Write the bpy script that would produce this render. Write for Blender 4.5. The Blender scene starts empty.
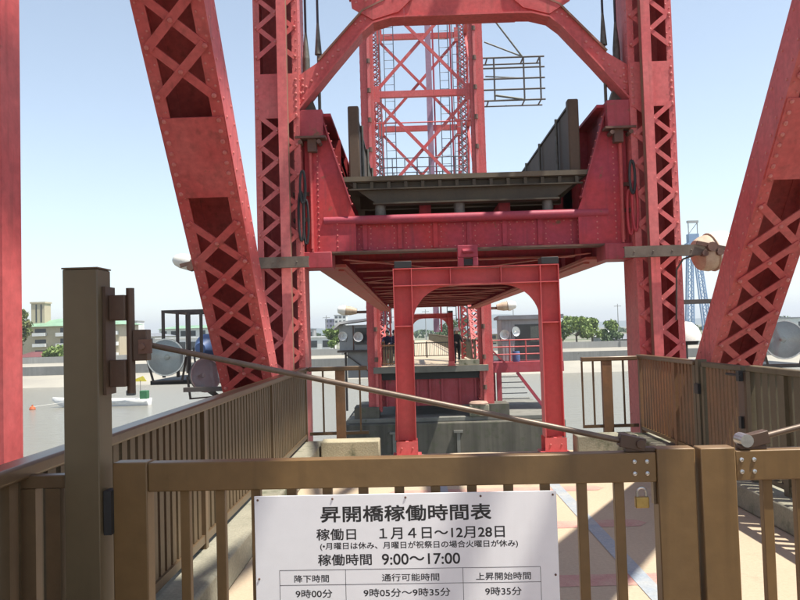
import bpy, bmesh, math, random
from mathutils import Vector as V, Matrix
random.seed(7)
R = math.radians
S = bpy.context.scene
COL = S.collection

# ------------------------------------------------------------------ camera, sky, sun, exposure
cd = bpy.data.cameras.new('camera')
cam = bpy.data.objects.new('camera', cd); COL.objects.link(cam)
cd.sensor_width = 36; cd.lens = 35.1
cd.clip_start = 0.05; cd.clip_end = 9000
cam.matrix_world = Matrix.Translation((0, 0, 1.55)) @ Matrix.Rotation(R(0.8), 4, 'Z') @ Matrix.Rotation(R(92.35), 4, 'X') @ Matrix.Rotation(R(-1.65), 4, 'Z')
S.camera = cam
SUN = V((0.38, -0.15, 1.0)).normalized()
w = bpy.data.worlds.new('World'); S.world = w; w.use_nodes = True
nt = w.node_tree; bg = nt.nodes['Background']
sky = nt.nodes.new('ShaderNodeTexSky'); sky.sky_type = 'NISHITA'; sky.sun_disc = False
sky.sun_elevation = math.asin(SUN.z); sky.sun_rotation = math.atan2(SUN.x, SUN.y)
sky.altitude = 0; sky.air_density = 1.0; sky.dust_density = 0.5; sky.ozone_density = 2.0
hs = nt.nodes.new('ShaderNodeHueSaturation'); hs.inputs['Saturation'].default_value = 0.68; hs.inputs['Hue'].default_value = 0.493
nt.links.new(sky.outputs[0], hs.inputs['Color']); nt.links.new(hs.outputs[0], bg.inputs[0]); bg.inputs[1].default_value = 0.11
sl = bpy.data.lights.new('sun', 'SUN'); sl.energy = 4.5; sl.angle = R(0.6); sl.color = (1, 0.95, 0.86)
so = bpy.data.objects.new('sun', sl); COL.objects.link(so)
so.rotation_euler = SUN.to_track_quat('Z', 'Y').to_euler(); so.location = (20, -5, 40)
S.view_settings.view_transform = 'Standard'; S.view_settings.look = 'None'
S.view_settings.exposure = 0.97; S.view_settings.gamma = 1
S.view_settings.use_curve_mapping = False
S.render.engine = 'CYCLES'
S.cycles.max_bounces = 8; S.cycles.diffuse_bounces = 4

# ------------------------------------------------------------------ materials
def nodes(name):
    m = bpy.data.materials.new(name); m.use_nodes = True
    return m, m.node_tree, m.node_tree.nodes['Principled BSDF']
def noise(t, scale, detail=4, vec=None, rough=0.55):
    n = t.nodes.new('ShaderNodeTexNoise'); n.inputs['Scale'].default_value = scale
    n.inputs['Detail'].default_value = detail; n.inputs['Roughness'].default_value = rough
    if vec: t.links.new(vec, n.inputs['Vector'])
    return n.outputs['Fac']
def ramp(t, fac, a, b, ca=(0, 0, 0, 1), cb=(1, 1, 1, 1)):
    r = t.nodes.new('ShaderNodeValToRGB'); t.links.new(fac, r.inputs[0])
    r.color_ramp.elements[0].position = a; r.color_ramp.elements[1].position = b
    r.color_ramp.elements[0].color = ca; r.color_ramp.elements[1].color = cb
    return r.outputs[0]
def mix(t, fac, a, b, mode='MIX'):
    n = t.nodes.new('ShaderNodeMix'); n.data_type = 'RGBA'; n.blend_type = mode
    for s, v in ((0, fac), (6, a), (7, b)):
        if isinstance(v, (int, float)): n.inputs[s].default_value = v
        elif isinstance(v, (tuple, list)): n.inputs[s].default_value = (*v[:3], 1)
        else: t.links.new(v, n.inputs[s])
    return n.outputs[2]
def pos(t, scale=(1, 1, 1)):
    g = t.nodes.new('ShaderNodeNewGeometry'); mp = t.nodes.new('ShaderNodeMapping')
    mp.inputs['Scale'].default_value = scale
    t.links.new(g.outputs['Position'], mp.inputs['Vector'])
    return mp.outputs[0]
def bump(t, b, h, strength, dist=0.01):
    n = t.nodes.new('ShaderNodeBump'); n.inputs['Strength'].default_value = strength; n.inputs['Distance'].default_value = dist
    t.links.new(h, n.inputs['Height']); t.links.new(n.outputs[0], b.inputs['Normal'])
def mat(name, col, rough=0.5, metal=0.0, col2=None, scale=3.0, var=1.0, rust=0.0, rustcol=(0.11, 0.06, 0.035), streak=0.0, bmp=0.15, bscale=40, fine=0.25, streakcol=None):
    m, t, b = nodes(name)
    p = pos(t)
    c2 = col2 or tuple(x * 0.75 for x in col)
    f = ramp(t, noise(t, scale, 5, p), 0.35, 0.68)
    c = mix(t, f, col, c2)
    if fine: c = mix(t, fine, c, ramp(t, noise(t, scale * 12, 6, p), 0.25, 0.8, (0.35, 0.35, 0.35, 1), (1.25, 1.25, 1.25, 1)), 'MULTIPLY')
    if streak:
        sf = ramp(t, noise(t, 1.0, 5, pos(t, (14, 14, 0.9))), 0.55 , 0.8)
        ms = t.nodes.new('ShaderNodeMath'); ms.operation = 'MULTIPLY'; ms.inputs[1].default_value = streak
        t.links.new(sf, ms.inputs[0])
        c = mix(t, ms.outputs[0], c, streakcol or tuple(x * 0.3 for x in col))
    ro = None
    if rust:
        rf = ramp(t, noise(t, 4.5, 9, p, 0.68), 0.72 - rust, 0.78 - rust * 0.9)
        c = mix(t, rf, c, mix(t, noise(t, 30, 4, p), rustcol, tuple(x * 2.1 for x in rustcol)))
    t.links.new(c, b.inputs['Base Color'])
    b.inputs['Roughness'].default_value = rough; b.inputs['Metallic'].default_value = metal
    if name.startswith('red_'): b.inputs['Specular IOR Level'].default_value = 0.28
    if bmp: bump(t, b, noise(t, bscale, 4, p), bmp, 0.004)
    return m
RED = (0.53, 0.085, 0.085); RED2 = (0.56, 0.13, 0.125)
M = {}
M['red'] = mat('red_paint', RED, 0.5, col2=RED2, scale=1.6, rust=0.075, streak=0.65, streakcol=(0.16, 0.05, 0.04), fine=0.4)
M['red_sunlit'] = mat('red_paint_sunlit', (0.58, 0.12, 0.12), 0.5, col2=(0.60, 0.17, 0.16), scale=1.6, rust=0.03, streak=0.65, streakcol=(0.22, 0.08, 0.06), fine=0.38)  # same red paint, lightened to stand for grazing sun on the columns
M['rivet'] = mat('rivet_glint_paint', (0.60, 0.19, 0.17), 0.32, col2=(0.50, 0.12, 0.11), scale=9, bmp=0)  # rivet red lightened so its colour stands in for glints
M['red_clean'] = mat('red_paint_fresh', (0.60, 0.10, 0.103), 0.55, col2=(0.58, 0.125, 0.12), scale=1.2, rust=0.02, streak=0.3, streakcol=(0.25, 0.06, 0.06), fine=0.25)
M['red_old'] = mat('red_paint_peeling', (0.34, 0.05, 0.06), 0.55, col2=(0.40, 0.08, 0.10), scale=2.2, rust=0.11, streak=0.5, streakcol=(0.1, 0.04, 0.03))
M['red_deep'] = mat('red_paint_deep', (0.50, 0.055, 0.056), 0.6, col2=(0.38, 0.058, 0.088), scale=1.3, rust=0.10, streak=0.7, streakcol=(0.13, 0.045, 0.055), fine=0.42)
M['red_purple'] = mat('red_paint_weathered', (0.40, 0.055, 0.075), 0.5, col2=(0.30, 0.06, 0.09), scale=2.5, rust=0.08)
M['rusty'] = mat('rust_flaking_paint', (0.40, 0.25, 0.17), 0.8, col2=(0.30, 0.15, 0.10), scale=7, rust=0.16, bmp=0.5)
M['rust_l'] = mat('light_rust', (0.24, 0.15, 0.095), 0.85, col2=(0.30, 0.11, 0.09), scale=7, rust=0.12, bmp=0.5)
M['rusty_red'] = mat('peeling_red_underside', (0.40, 0.15, 0.105), 0.75, col2=(0.48, 0.085, 0.075), scale=5, rust=0.1, bmp=0.4)
M['rust'] = mat('rusty_steel', (0.16, 0.085, 0.06), 0.85, col2=(0.10, 0.06, 0.05), scale=6, bmp=0.4)
M['dark'] = mat('dark_rubber', (0.02, 0.021, 0.022), 0.6, scale=5)
M['cable'] = mat('greased_cable', (0.035, 0.04, 0.05), 0.5, scale=20)
M['socket'] = mat('galvanised_socket', (0.17, 0.17, 0.15), 0.6, 0.4, col2=(0.1, 0.1, 0.08), scale=12, rust=0.08)
M['olive'] = mat('olive_deck_steel', (0.072, 0.06, 0.036), 0.7, col2=(0.05, 0.042, 0.028), scale=3, streak=0.4)
M['olive_l'] = mat('deck_edge_plank', (0.13, 0.105, 0.068), 0.7, col2=(0.09, 0.075, 0.05), scale=4)
M['panel'] = mat('dark_brown_parapet', (0.095, 0.06, 0.036), 0.7, col2=(0.07, 0.048, 0.03), scale=2, streak=0.3)
M['bronze_post'] = mat('bronze_aluminium_post', (0.125, 0.094, 0.05), 0.45, 0.1, col2=(0.11, 0.08, 0.042), scale=1.2, streak=0.3, fine=0.15, bmp=0.05)
M['bronze'] = mat('bronze_aluminium', (0.19, 0.112, 0.042), 0.42, 0.1, col2=(0.155, 0.095, 0.038), scale=1.6, streak=0.45, fine=0.22, bmp=0.12, rust=0.015)
M['bronze_d'] = mat('bronze_aluminium_weathered', (0.14, 0.088, 0.046), 0.33, 0.15, col2=(0.11, 0.075, 0.042), scale=2.0, streak=0.45, fine=0.2, bmp=0.08)
M['slat'] = mat('brown_slats', (0.20, 0.10, 0.042), 0.6, 0.0, col2=(0.14, 0.08, 0.038), scale=4, streak=0.4, fine=0.3)  # orange in this brown stands for sunlight on the right end panel
M['slat_dark'] = mat('dark_bronze_slats', (0.115, 0.076, 0.036), 0.5, 0.0, col2=(0.09, 0.062, 0.03), scale=4, streak=0.4, fine=0.3)
M['slat_olive'] = mat('olive_brown_slats', (0.115, 0.092, 0.052), 0.6, 0.0, col2=(0.09, 0.07, 0.038), scale=4, streak=0.3)
M['brownsteel'] = mat('brown_painted_steel', (0.095, 0.056, 0.034), 0.5, 0.1, col2=(0.072, 0.044, 0.03), scale=5, rust=0.06)
M['rod'] = mat('stay_rod_steel', (0.17, 0.125, 0.09), 0.42, 0.3, col2=(0.12, 0.085, 0.06), scale=6, rust=0.08)
M['bolt'] = mat('stainless_bolt', (0.62, 0.62, 0.6), 0.3, 0.9, scale=40, bmp=0)
M['brass'] = mat('brass', (0.42, 0.30, 0.10), 0.4, 0.7, scale=40)
M['chan'] = mat('grey_brown_channel', (0.16, 0.13, 0.10), 0.7, 0.2, col2=(0.11, 0.085, 0.065), scale=6, rust=0.12)
M['frame'] = mat('grey_brown_frame', (0.10, 0.085, 0.075), 0.6, 0.2, scale=6)
M['white'] = mat('white_paint', (0.78, 0.77, 0.72), 0.45, col2=(0.70, 0.68, 0.60), scale=4, streak=0.3, streakcol=(0.4, 0.35, 0.25))
M['signw'] = mat('white_sign_sheet', (0.86, 0.86, 0.86), 0.32, col2=(0.84, 0.84, 0.845), scale=2, fine=0.05, bmp=0.0, streak=0.10, streakcol=(0.45, 0.42, 0.36))
M['ink'] = mat('black_lettering', (0.02, 0.02, 0.022), 0.5, scale=50, bmp=0)
M['dirty'] = mat('dirty_cream_housing', (0.52, 0.42, 0.30), 0.6, col2=(0.40, 0.28, 0.20), scale=5, streak=0.6, streakcol=(0.2, 0.14, 0.09))
M['mirror'] = mat('reflector', (0.88, 0.9, 0.9), 0.25, 0.1, scale=6, col2=(0.74, 0.78, 0.79), bmp=0.3, bscale=9)
M['blue'] = mat('blue_paint', (0.10, 0.17, 0.36), 0.5, scale=6)
M['bluetower'] = mat('blue_lattice', (0.25, 0.37, 0.55), 0.6, scale=0.2)
M['sock_grey'] = mat('grey_sheet', (0.36, 0.38, 0.38), 0.5, 0.2, col2=(0.30, 0.32, 0.32), scale=2)
M['grey_rail'] = mat('grey_rail', (0.16, 0.18, 0.20), 0.5, 0.3, scale=3)
M['lilac'] = mat('lilac_grey_pipe', (0.38, 0.24, 0.33), 0.5, 0.1, scale=1.0)
M['green'] = mat('green_plastic', (0.03, 0.16, 0.06), 0.5, scale=9)
M['orange'] = mat('orange_float', (0.55, 0.13, 0.04), 0.5, scale=9)
M['yellow'] = mat('yellow_plastic', (0.75, 0.62, 0.06), 0.5, scale=9)
M['skin'] = mat('skin', (0.50, 0.30, 0.21), 0.5, scale=20, bmp=0)
M['hair'] = mat('black_hair', (0.015, 0.012, 0.011), 0.5, scale=30)
M['navy'] = mat('navy_cloth', (0.025, 0.03, 0.07), 0.9, scale=12)
M['blackcloth'] = mat('black_cloth', (0.02, 0.02, 0.022), 0.9, scale=12)
M['trouser'] = mat('grey_cloth', (0.10, 0.10, 0.11), 0.9, scale=12)
M['hat'] = mat('pale_hat_cloth', (0.70, 0.62, 0.58), 0.9, scale=12)
M['stone'] = mat('pinkish_stone', (0.44, 0.29, 0.22), 0.8, scale=5)

def concrete(name, c, c2, moss=0.0, scale=1.5, darkstreak=0.0):
    m, t, b = nodes(name); p = pos(t)
    k = mix(t, ramp(t, noise(t, scale, 7, p), 0.3, 0.7), c, c2)
    k = mix(t, 0.45, k, ramp(t, noise(t, 60, 5, p), 0.3, 0.75, (0.45, 0.45, 0.45, 1), (1.2, 1.2, 1.2, 1)), 'MULTIPLY')
    if moss: k = mix(t, ramp(t, noise(t, 3.2, 8, p, 0.65), 0.62 - moss, 0.75 - moss), k, (0.075, 0.085, 0.045))
    if darkstreak:
        sf = ramp(t, noise(t, 1.0, 6, pos(t, (3.0, 3.0, 0.12))), 0.42, 0.7)
        k = mix(t, sf, k, tuple(x * (1 - darkstreak) for x in c))
    t.links.new(k, b.inputs['Base Color']); b.inputs['Roughness'].default_value = 0.9
    bump(t, b, noise(t, 55, 6, p), 0.35, 0.01)
    return m
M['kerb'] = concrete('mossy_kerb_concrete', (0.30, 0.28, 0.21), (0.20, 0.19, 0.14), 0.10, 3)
M['block'] = concrete('yellowed_concrete', (0.42, 0.37, 0.25), (0.30, 0.27, 0.18), 0.03, 3)
M['pier'] = concrete('dark_pier_concrete', (0.14, 0.128, 0.10), (0.085, 0.08, 0.064), 0.08, 0.8, 0.6)
M['conc'] = concrete('pale_concrete', (0.40, 0.39, 0.36), (0.30, 0.30, 0.28), 0.0, 0.25, 0.3)
M['conc_d'] = concrete('grey_wall_concrete', (0.25, 0.25, 0.235), (0.18, 0.18, 0.17), 0.02, 0.2, 0.35)
M['sand'] = concrete('pale_revetment', (0.36, 0.335, 0.275), (0.28, 0.26, 0.22), 0.0, 0.15)
M['edge'] = concrete('slab_edge_concrete', (0.22, 0.215, 0.185), (0.15, 0.145, 0.125), 0.02, 1.5)
# walkway floor: cream resin coat, joints, scuffs
m, t, b = nodes('cream_floor_coat'); p = pos(t)
k = mix(t, ramp(t, noise(t, 1.1, 6, p), 0.3, 0.7), (0.45, 0.355, 0.245), (0.40, 0.32, 0.225))
k = mix(t, 0.3, k, ramp(t, noise(t, 45, 6, p), 0.25, 0.7, (0.55, 0.55, 0.55, 1), (1.1, 1.1, 1.1, 1)), 'MULTIPLY')
k = mix(t, ramp(t, noise(t, 2.6, 9, p, 0.7), 0.60, 0.74), k, (0.29, 0.235, 0.165))
t.links.new(k, b.inputs['Base Color']); b.inputs['Roughness'].default_value = 0.75
bump(t, b, noise(t, 70, 5, p), 0.25, 0.006); M['floor'] = m
M['pink'] = mat('worn_pink_marking', (0.44, 0.22, 0.19), 0.75, col2=(0.48, 0.33, 0.25), scale=5, fine=0.35)
M['bluemark'] = mat('worn_blue_marking', (0.27, 0.31, 0.35), 0.75, col2=(0.38, 0.38, 0.36), scale=5, fine=0.35)
# water
m, t, b = nodes('river_water'); p = pos(t, (0.5, 1.0, 1))
b.inputs['Base Color'].default_value = (0.20, 0.188, 0.15, 1); b.inputs['Roughness'].default_value = 0.16
n1 = noise(t, 0.9, 8, p, 0.68); bump(t, b, n1, 0.8, 0.22); M['water'] = m
# land
m, t, b = nodes('far_land'); p = pos(t)
k = mix(t, ramp(t, noise(t, 0.04, 6, p), 0.4, 0.6), (0.09, 0.11, 0.05), (0.22, 0.20, 0.16))
t.links.new(k, b.inputs['Base Color']); b.inputs['Roughness'].default_value = 0.95; M['land'] = m
def leafmat(name, a, b_):
    m, t, b = nodes(name); p = pos(t)
    k = mix(t, ramp(t, noise(t, 1.1, 4, p), 0.35, 0.65), a, b_)
    t.links.new(k, b.inputs['Base Color']); b.inputs['Roughness'].default_value = 0.6
    return m
M['leaf'] = leafmat('leaf_bright', (0.13, 0.20, 0.04), (0.19, 0.25, 0.06))
M['leaf_d'] = leafmat('leaf_dark', (0.055, 0.095, 0.03), (0.08, 0.125, 0.04))
M['leaf_b'] = leafmat('leaf_olive', (0.12, 0.17, 0.045), (0.17, 0.16, 0.06))
M['bark'] = mat('bark', (0.10, 0.075, 0.05), 0.9, scale=8)
M['bwall'] = mat('beige_wall', (0.50, 0.43, 0.30), 0.9, scale=0.4, col2=(0.45, 0.38, 0.27))
M['bwhite'] = mat('white_wall', (0.70, 0.70, 0.68), 0.9, scale=0.3, col2=(0.62, 0.62, 0.6))
M['bgrey'] = mat('grey_wall', (0.36, 0.36, 0.36), 0.9, scale=0.3)
M['bpurple'] = mat('mauve_wall', (0.30, 0.28, 0.36), 0.9, scale=0.3)
M['groof'] = mat('green_roof', (0.22, 0.36, 0.24), 0.6, scale=0.5)
M['mroof'] = mat('maroon_roof', (0.16, 0.05, 0.05), 0.7, scale=1)
M['broof'] = mat('grey_roof', (0.22, 0.23, 0.25), 0.6, scale=1)
M['win'] = mat('dark_window', (0.04, 0.045, 0.05), 0.15, scale=1, bmp=0)
M['hillm'] = mat('hill_green', (0.05, 0.08, 0.05), 0.95, scale=0.02, bmp=0)
m, t, b = nodes('clear_glass')
tr = t.nodes.new('ShaderNodeBsdfTransparent'); gl_ = t.nodes.new('ShaderNodeBsdfGlossy'); mx = t.nodes.new('ShaderNodeMixShader'); fr = t.nodes.new('ShaderNodeFresnel')
tr.inputs[0].default_value = (0.93, 0.96, 0.96, 1); gl_.inputs['Roughness'].default_value = 0.06; fr.inputs[0].default_value = 1.6
t.links.new(fr.outputs[0], mx.inputs[0]); t.links.new(tr.outputs[0], mx.inputs[1]); t.links.new(gl_.outputs[0], mx.inputs[2]); t.links.new(mx.outputs[0], t.nodes['Material Output'].inputs[0]); M['glass'] = m

# ------------------------------------------------------------------ mesh helpers
class MB:
    def __init__(s): s.v = []; s.f = []; s.mi = {}
    def add(s, vs, fs):
        o = len(s.v); s.v += [tuple(q) for q in vs]; s.f += [tuple(i + o for i in f) for f in fs]; return s
    def obox(s, c, ax, ay, az):
        c = V(c); vs = [c + i * ax + j * ay + k * az for i in (-1, 1) for j in (-1, 1) for k in (-1, 1)]
        return s.add(vs, [(0, 1, 3, 2), (4, 6, 7, 5), (0, 4, 5, 1), (2, 3, 7, 6), (0, 2, 6, 4), (1, 5, 7, 3)])
    def box(s, x0, x1, y0, y1, z0, z1):
        return s.obox(((x0 + x1) / 2, (y0 + y1) / 2, (z0 + z1) / 2), V(((x1 - x0) / 2, 0, 0)), V((0, (y1 - y0) / 2, 0)), V((0, 0, (z1 - z0) / 2)))
    def bar(s, p0, p1, w, h, side=(1, 0, 0)):
        p0 = V(p0); p1 = V(p1); a = (p1 - p0); d = a.normalized(); sd = V(side); sd = sd - d * sd.dot(d)
        if sd.length < 1e-4: sd = d.orthogonal()
        sd.normalize(); n = d.cross(sd)
        return s.obox((p0 + p1) / 2, a / 2, sd * w / 2, n * h / 2)
    def cyl(s, p0, p1, r, r1=None, n=10):
        p0 = V(p0); p1 = V(p1); r1 = r if r1 is None else r1
        d = (p1 - p0).normalized(); u = d.orthogonal().normalized(); q = d.cross(u)
        vs = []
        for p, rr in ((p0, r), (p1, r1)):
            for i in range(n):
                a = 2 * math.pi * i / n; vs.append(p + (u * math.cos(a) + q * math.sin(a)) * rr)
        return s.add(vs, [(i, (i + 1) % n, n + (i + 1) % n, n + i) for i in range(n)] + [tuple(range(n))[::-1], tuple(range(n, 2 * n))])
    def rivet(s, p, nrm, r=0.021, n=7):
        p = V(p); d = V(nrm).normalized(); u = d.orthogonal().normalized(); q = d.cross(u); vs = []
        for rr, h in ((r, -0.004), (r * 0.85, r * 0.4), (r * 0.4, r * 0.66)):
            for i in range(n):
                a = 2 * math.pi * i / n; vs.append(p + (u * math.cos(a) + q * math.sin(a)) * rr + d * h)
        fs = [(k * n + i, k * n + (i + 1) % n, (k + 1) * n + (i + 1) % n, (k + 1) * n + i) for k in (0, 1) for i in range(n)]
        a_ = len(s.f); s.add(vs, fs + [tuple(range(2 * n, 3 * n))])
        for i in range(a_, len(s.f)): s.mi[i] = 1
        return s
    def prism(s, pts, off):
        n = len(pts); off = V(off); vs = [V(p) for p in pts] + [V(p) + off for p in pts]
        return s.add(vs, [tuple(range(n))[::-1], tuple(range(n, 2 * n))] + [(i, (i + 1) % n, n + (i + 1) % n, n + i) for i in range(n)])
    def lathe(s, prof, o, axis, n=24, close=True):
        o = V(o); d = V(axis).normalized(); u = d.orthogonal().normalized(); q = d.cross(u); vs = []
        for r, h in prof:
            for i in range(n):
                a = 2 * math.pi * i / n; vs.append(o + d * h + (u * math.cos(a) + q * math.sin(a)) * max(r, 1e-4))
        m = len(prof)
        return s.add(vs, [(k * n + i, k * n + (i + 1) % n, (k + 1) * n + (i + 1) % n, (k + 1) * n + i) for k in range(m - 1) for i in range(n)])
    def build(s, name, material, parent=None, bevel=0, local=False, recalc=True, smooth=True, offset=None):
        me = bpy.data.meshes.new(name); off = V((0, 0, 0))
        q = parent
        if not local:
            while q: off += V(q.location); q = q.parent
        me.from_pydata([V(p) - off for p in s.v], [], s.f)
        if recalc:
            bm = bmesh.new(); bm.from_mesh(me); bmesh.ops.recalc_face_normals(bm, faces=bm.faces); bm.to_mesh(me); bm.free()
        if smooth:
            me.polygons.foreach_set('use_smooth', [True] * len(me.polygons)); me.set_sharp_from_angle(angle=R(38))
        me.materials.append(M[material] if isinstance(material, str) else material)
        if s.mi and isinstance(material, str) and material.startswith('red'):
            me.materials.append(M['rivet'])
            for i in s.mi: me.polygons[i].material_index = 1
        o = bpy.data.objects.new(name, me); COL.objects.link(o)
        if parent: o.parent = parent
        if bevel:
            bv = o.modifiers.new('bevel', 'BEVEL'); bv.width = bevel; bv.segments = 2; bv.limit_method = 'ANGLE'; bv.angle_limit = R(50)
        return o
def tag(o, label=None, cat=None, group=None, kind=None):
    if label: o['label'] = label
    if cat: o['category'] = cat
    if group: o['group'] = group
    if kind: o['kind'] = kind
    return o
def thing(name, label, cat, loc=(0, 0, 0), rz=0, group=None):
    o = bpy.data.objects.new(name, None); COL.objects.link(o); o.empty_display_size = 0.2
    o.location = loc; o.rotation_euler = (0, 0, rz); return tag(o, label, cat, group)
def struct(o): o['kind'] = 'structure'; return o
def copy_tree(o, parent=None):
    c = o.copy(); COL.objects.link(c); c.parent = parent
    for ch in list(o.children): copy_tree(ch, c)
    return c
AX = 0.785                                                       # bridge axis

# ------------------------------------------------------------------ setting: river, far bank, walkway
WZ = -5.5
struct(MB().add([(-3000, -400, WZ), (3000, -400, WZ), (3000, 123, WZ), (-3000, 123, WZ)], [(0, 1, 2, 3)]).build('river', 'water', recalc=False))
def strip(name, m, prof, x0=-2500, x1=2500, sub=1):
    mb = MB(); n = len(prof)
    mb.add([(x, y, z) for x in (x0, x1) for y, z in prof], [(i, i + 1, n + i + 1, n + i) for i in range(n - 1)])
    return struct(mb.build(name, m, recalc=False, smooth=False))
strip('revetment', 'sand', [(119, -5.75), (126, -4.9), (132, -4.1)])
strip('bank_path', 'sand', [(132.3, -2.6), (136, -2.15)])
strip('far_ground', 'land', [(136.3, -2.4), (400, -2.0), (6000, -2.0)])
tag(MB().box(-900, 900, 132, 132.3, -4.6, -2.6).build('retaining_wall', 'conc_d'), 'long low grey retaining wall above the pale river revetment', 'wall')
sw = thing('sea_wall', 'long pale concrete flood wall along the top of the far bank', 'wall', (0, 136, -2.2))
MB().box(-900, 900, 136, 136.3, -2.5, -1.05).build('wall', 'conc', sw)
mb = MB()
for i in range(-45, 46): mb.box(i * 12 - .12, i * 12 + .12, 135.9, 136, -2.2, -1.0)
mb.build('buttress', 'conc_d', sw)

struct(MB().box(-1.75, 3.35, -5, 9.95, -0.28, 0).build('walkway', 'floor'))
FZ = 0.002
mb = MB()
for i in range(-1, 5):
    y = 7.59 - 1.37 * (i)
    if y < -3: continue
    mb.add([(-0.2, y - .11, FZ), (1.72, y - .11, FZ), (1.8, y, FZ), (1.72, y + .11, FZ), (-0.2, y + .11, FZ), (-.28, y, FZ)], [(0, 1, 2, 3, 4, 5)])
struct(mb.build('floor_marking', 'pink', recalc=False))
mb = MB()
for x in (0.25, 1.36):
    y = 9.4
    while y > -4:
        mb.add([(x - .055, y - 1.9, 0.004), (x + .055, y - 1.9, 0.004), (x + .055, y, 0.004), (x - .055, y, 0.004)], [(0, 1, 2, 3)]); y -= 1.9
struct(mb.build('track_marking', 'bluemark', recalc=False))
for x0, x1 in ((-1.75, -1.16), (2.69, 3.35)):
    struct(MB().box(x0, x1, -5, 9.95, 0.0, 0.2).build('kerb', 'kerb', bevel=0.02))
tag(MB().box(-1.14, -0.43, 9.45, 9.75, 0, 0.25).build('concrete_block', 'block', bevel=0.015), 'yellowish concrete block at the walkway end near the left railing', 'block')
tag(MB().box(1.95, 2.68, 9.45, 9.75, 0, 0.24).build('concrete_block', 'kerb', bevel=0.015), 'dark concrete block at the walkway end near the right railing', 'block')
# near pier below the walkway
pr = thing('bridge_pier', 'concrete pier carrying the near walkway and the near tower', 'pier', (AX, 6, -7))
MB().box(-3.2, 4.8, 1.4, 12.2, -7.5, -2.0).build('shaft', 'pier', pr, bevel=0.05)
for x in (-1.1, 2.6): MB().box(x - .2, x + .2, -5, 9.9, -1.9, -0.29).build('girder', 'red_old', pr)

# ------------------------------------------------------------------ laced steel members
def laced(mb, p0, p1, wx, dp, per=0.4, solid=(), rivets=True, sides='solid', fw=0.085, bw=0.062, nsign=1, back=False, dense=False):
    p0 = V(p0); p1 = V(p1); L = (p1 - p0).length; a = (p1 - p0) / L; s = V((1, 0, 0)); n = a.cross(s).normalized() * nsign
    T = 0.014
    hx = wx / 2; hd = dp / 2
    mid = (p0 + p1) / 2
    for q in (-1, 1):
        if sides == 'solid':
            mb.obox(mid + s * q * (hx - T / 2), s * (T / 2), n * hd, a * L / 2)
        else:
            for k in (-1, 1): mb.obox(mid + s * q * (hx - T / 2) + n * k * (hd - fw / 2), s * (T / 2), n * fw / 2, a * L / 2)
            t = 0.1; z = 1
            while t < L - per / 2:
                A = p0 + a * t + s * q * (hx + .006) - n * z * (hd - fw / 2); B = p0 + a * (t + per / 2) + s * q * (hx + .006) + n * z * (hd - fw / 2)
                mb.bar(A, B, bw * 0.9, 0.011, side=a.cross(s)); z = -z; t += per / 2
        for k in (-1, 1): mb.obox(mid + s * q * (hx - fw / 2) + n * k * (hd + .006), s * (fw / 2), n * .006, a * L / 2)
    e = hx - fw / 2
    for k in (-1, 1):
        t = 0.08
        nn = n * k
        if back and k == -1:
            mb.obox(mid + nn * (hd + .018), s * (hx - .004), n * .006, a * L / 2); continue
        while t < L - per:
            m_ = t + per / 2
            blocked = any(t0 - per * .25 < m_ < t1 + per * .25 for t0, t1 in solid)
            if not blocked:
                for j, q in enumerate((-1, 1)):
                    h = hd + .018 + j * .0115
                    A = p0 + a * (t - .015) + s * (-q * e) + nn * h; B = p0 + a * (t + per + .015) + s * (q * e) + nn * h
                    mb.bar(A, B, bw, 0.011, side=a)
                if rivets and k == rivets:
                    mb.rivet(p0 + a * m_ + nn * (hd + .036), nn)
            if rivets and k == rivets:
                for q in (-1, 1): mb.rivet(p0 + a * t + s * q * e + nn * (hd + (.036 if not blocked else .024)), nn)
            t += per
        for t0, t1 in solid:
            mb.obox(p0 + a * (t0 + t1) / 2 + nn * (hd + .018), s * (hx - .012), n * .006, a * (t1 - t0) / 2)
            if rivets and k == rivets:
                t = t0 + .04
                while t < t1:
                    for q in (-1, 1): mb.rivet(p0 + a * t + s * q * e + nn * (hd + .024), nn)
                    t += .095
    if rivets and dense:
        t = .1
        while t < L:
            for q in (-1, 1): mb.rivet(p0 + a * t + s * q * (hx - .03) + n * (hd + .012) * rivets, n * rivets, r=.011); mb.rivet(p0 + a * (t + .05) + s * q * (hx - .075) + n * (hd + .012) * rivets, n * rivets, r=.011)
            t += .13
    if rivets and sides == 'solid':
        t = .1
        while t < L:
            for q in (-1, 1):
                for k in (-1, 1): mb.rivet(p0 + a * t + s * q * hx + n * k * (hd - .05), s * q, r=.014)
            t += .16
CU = 2.5                                                          # column centre offset from the axis

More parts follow.
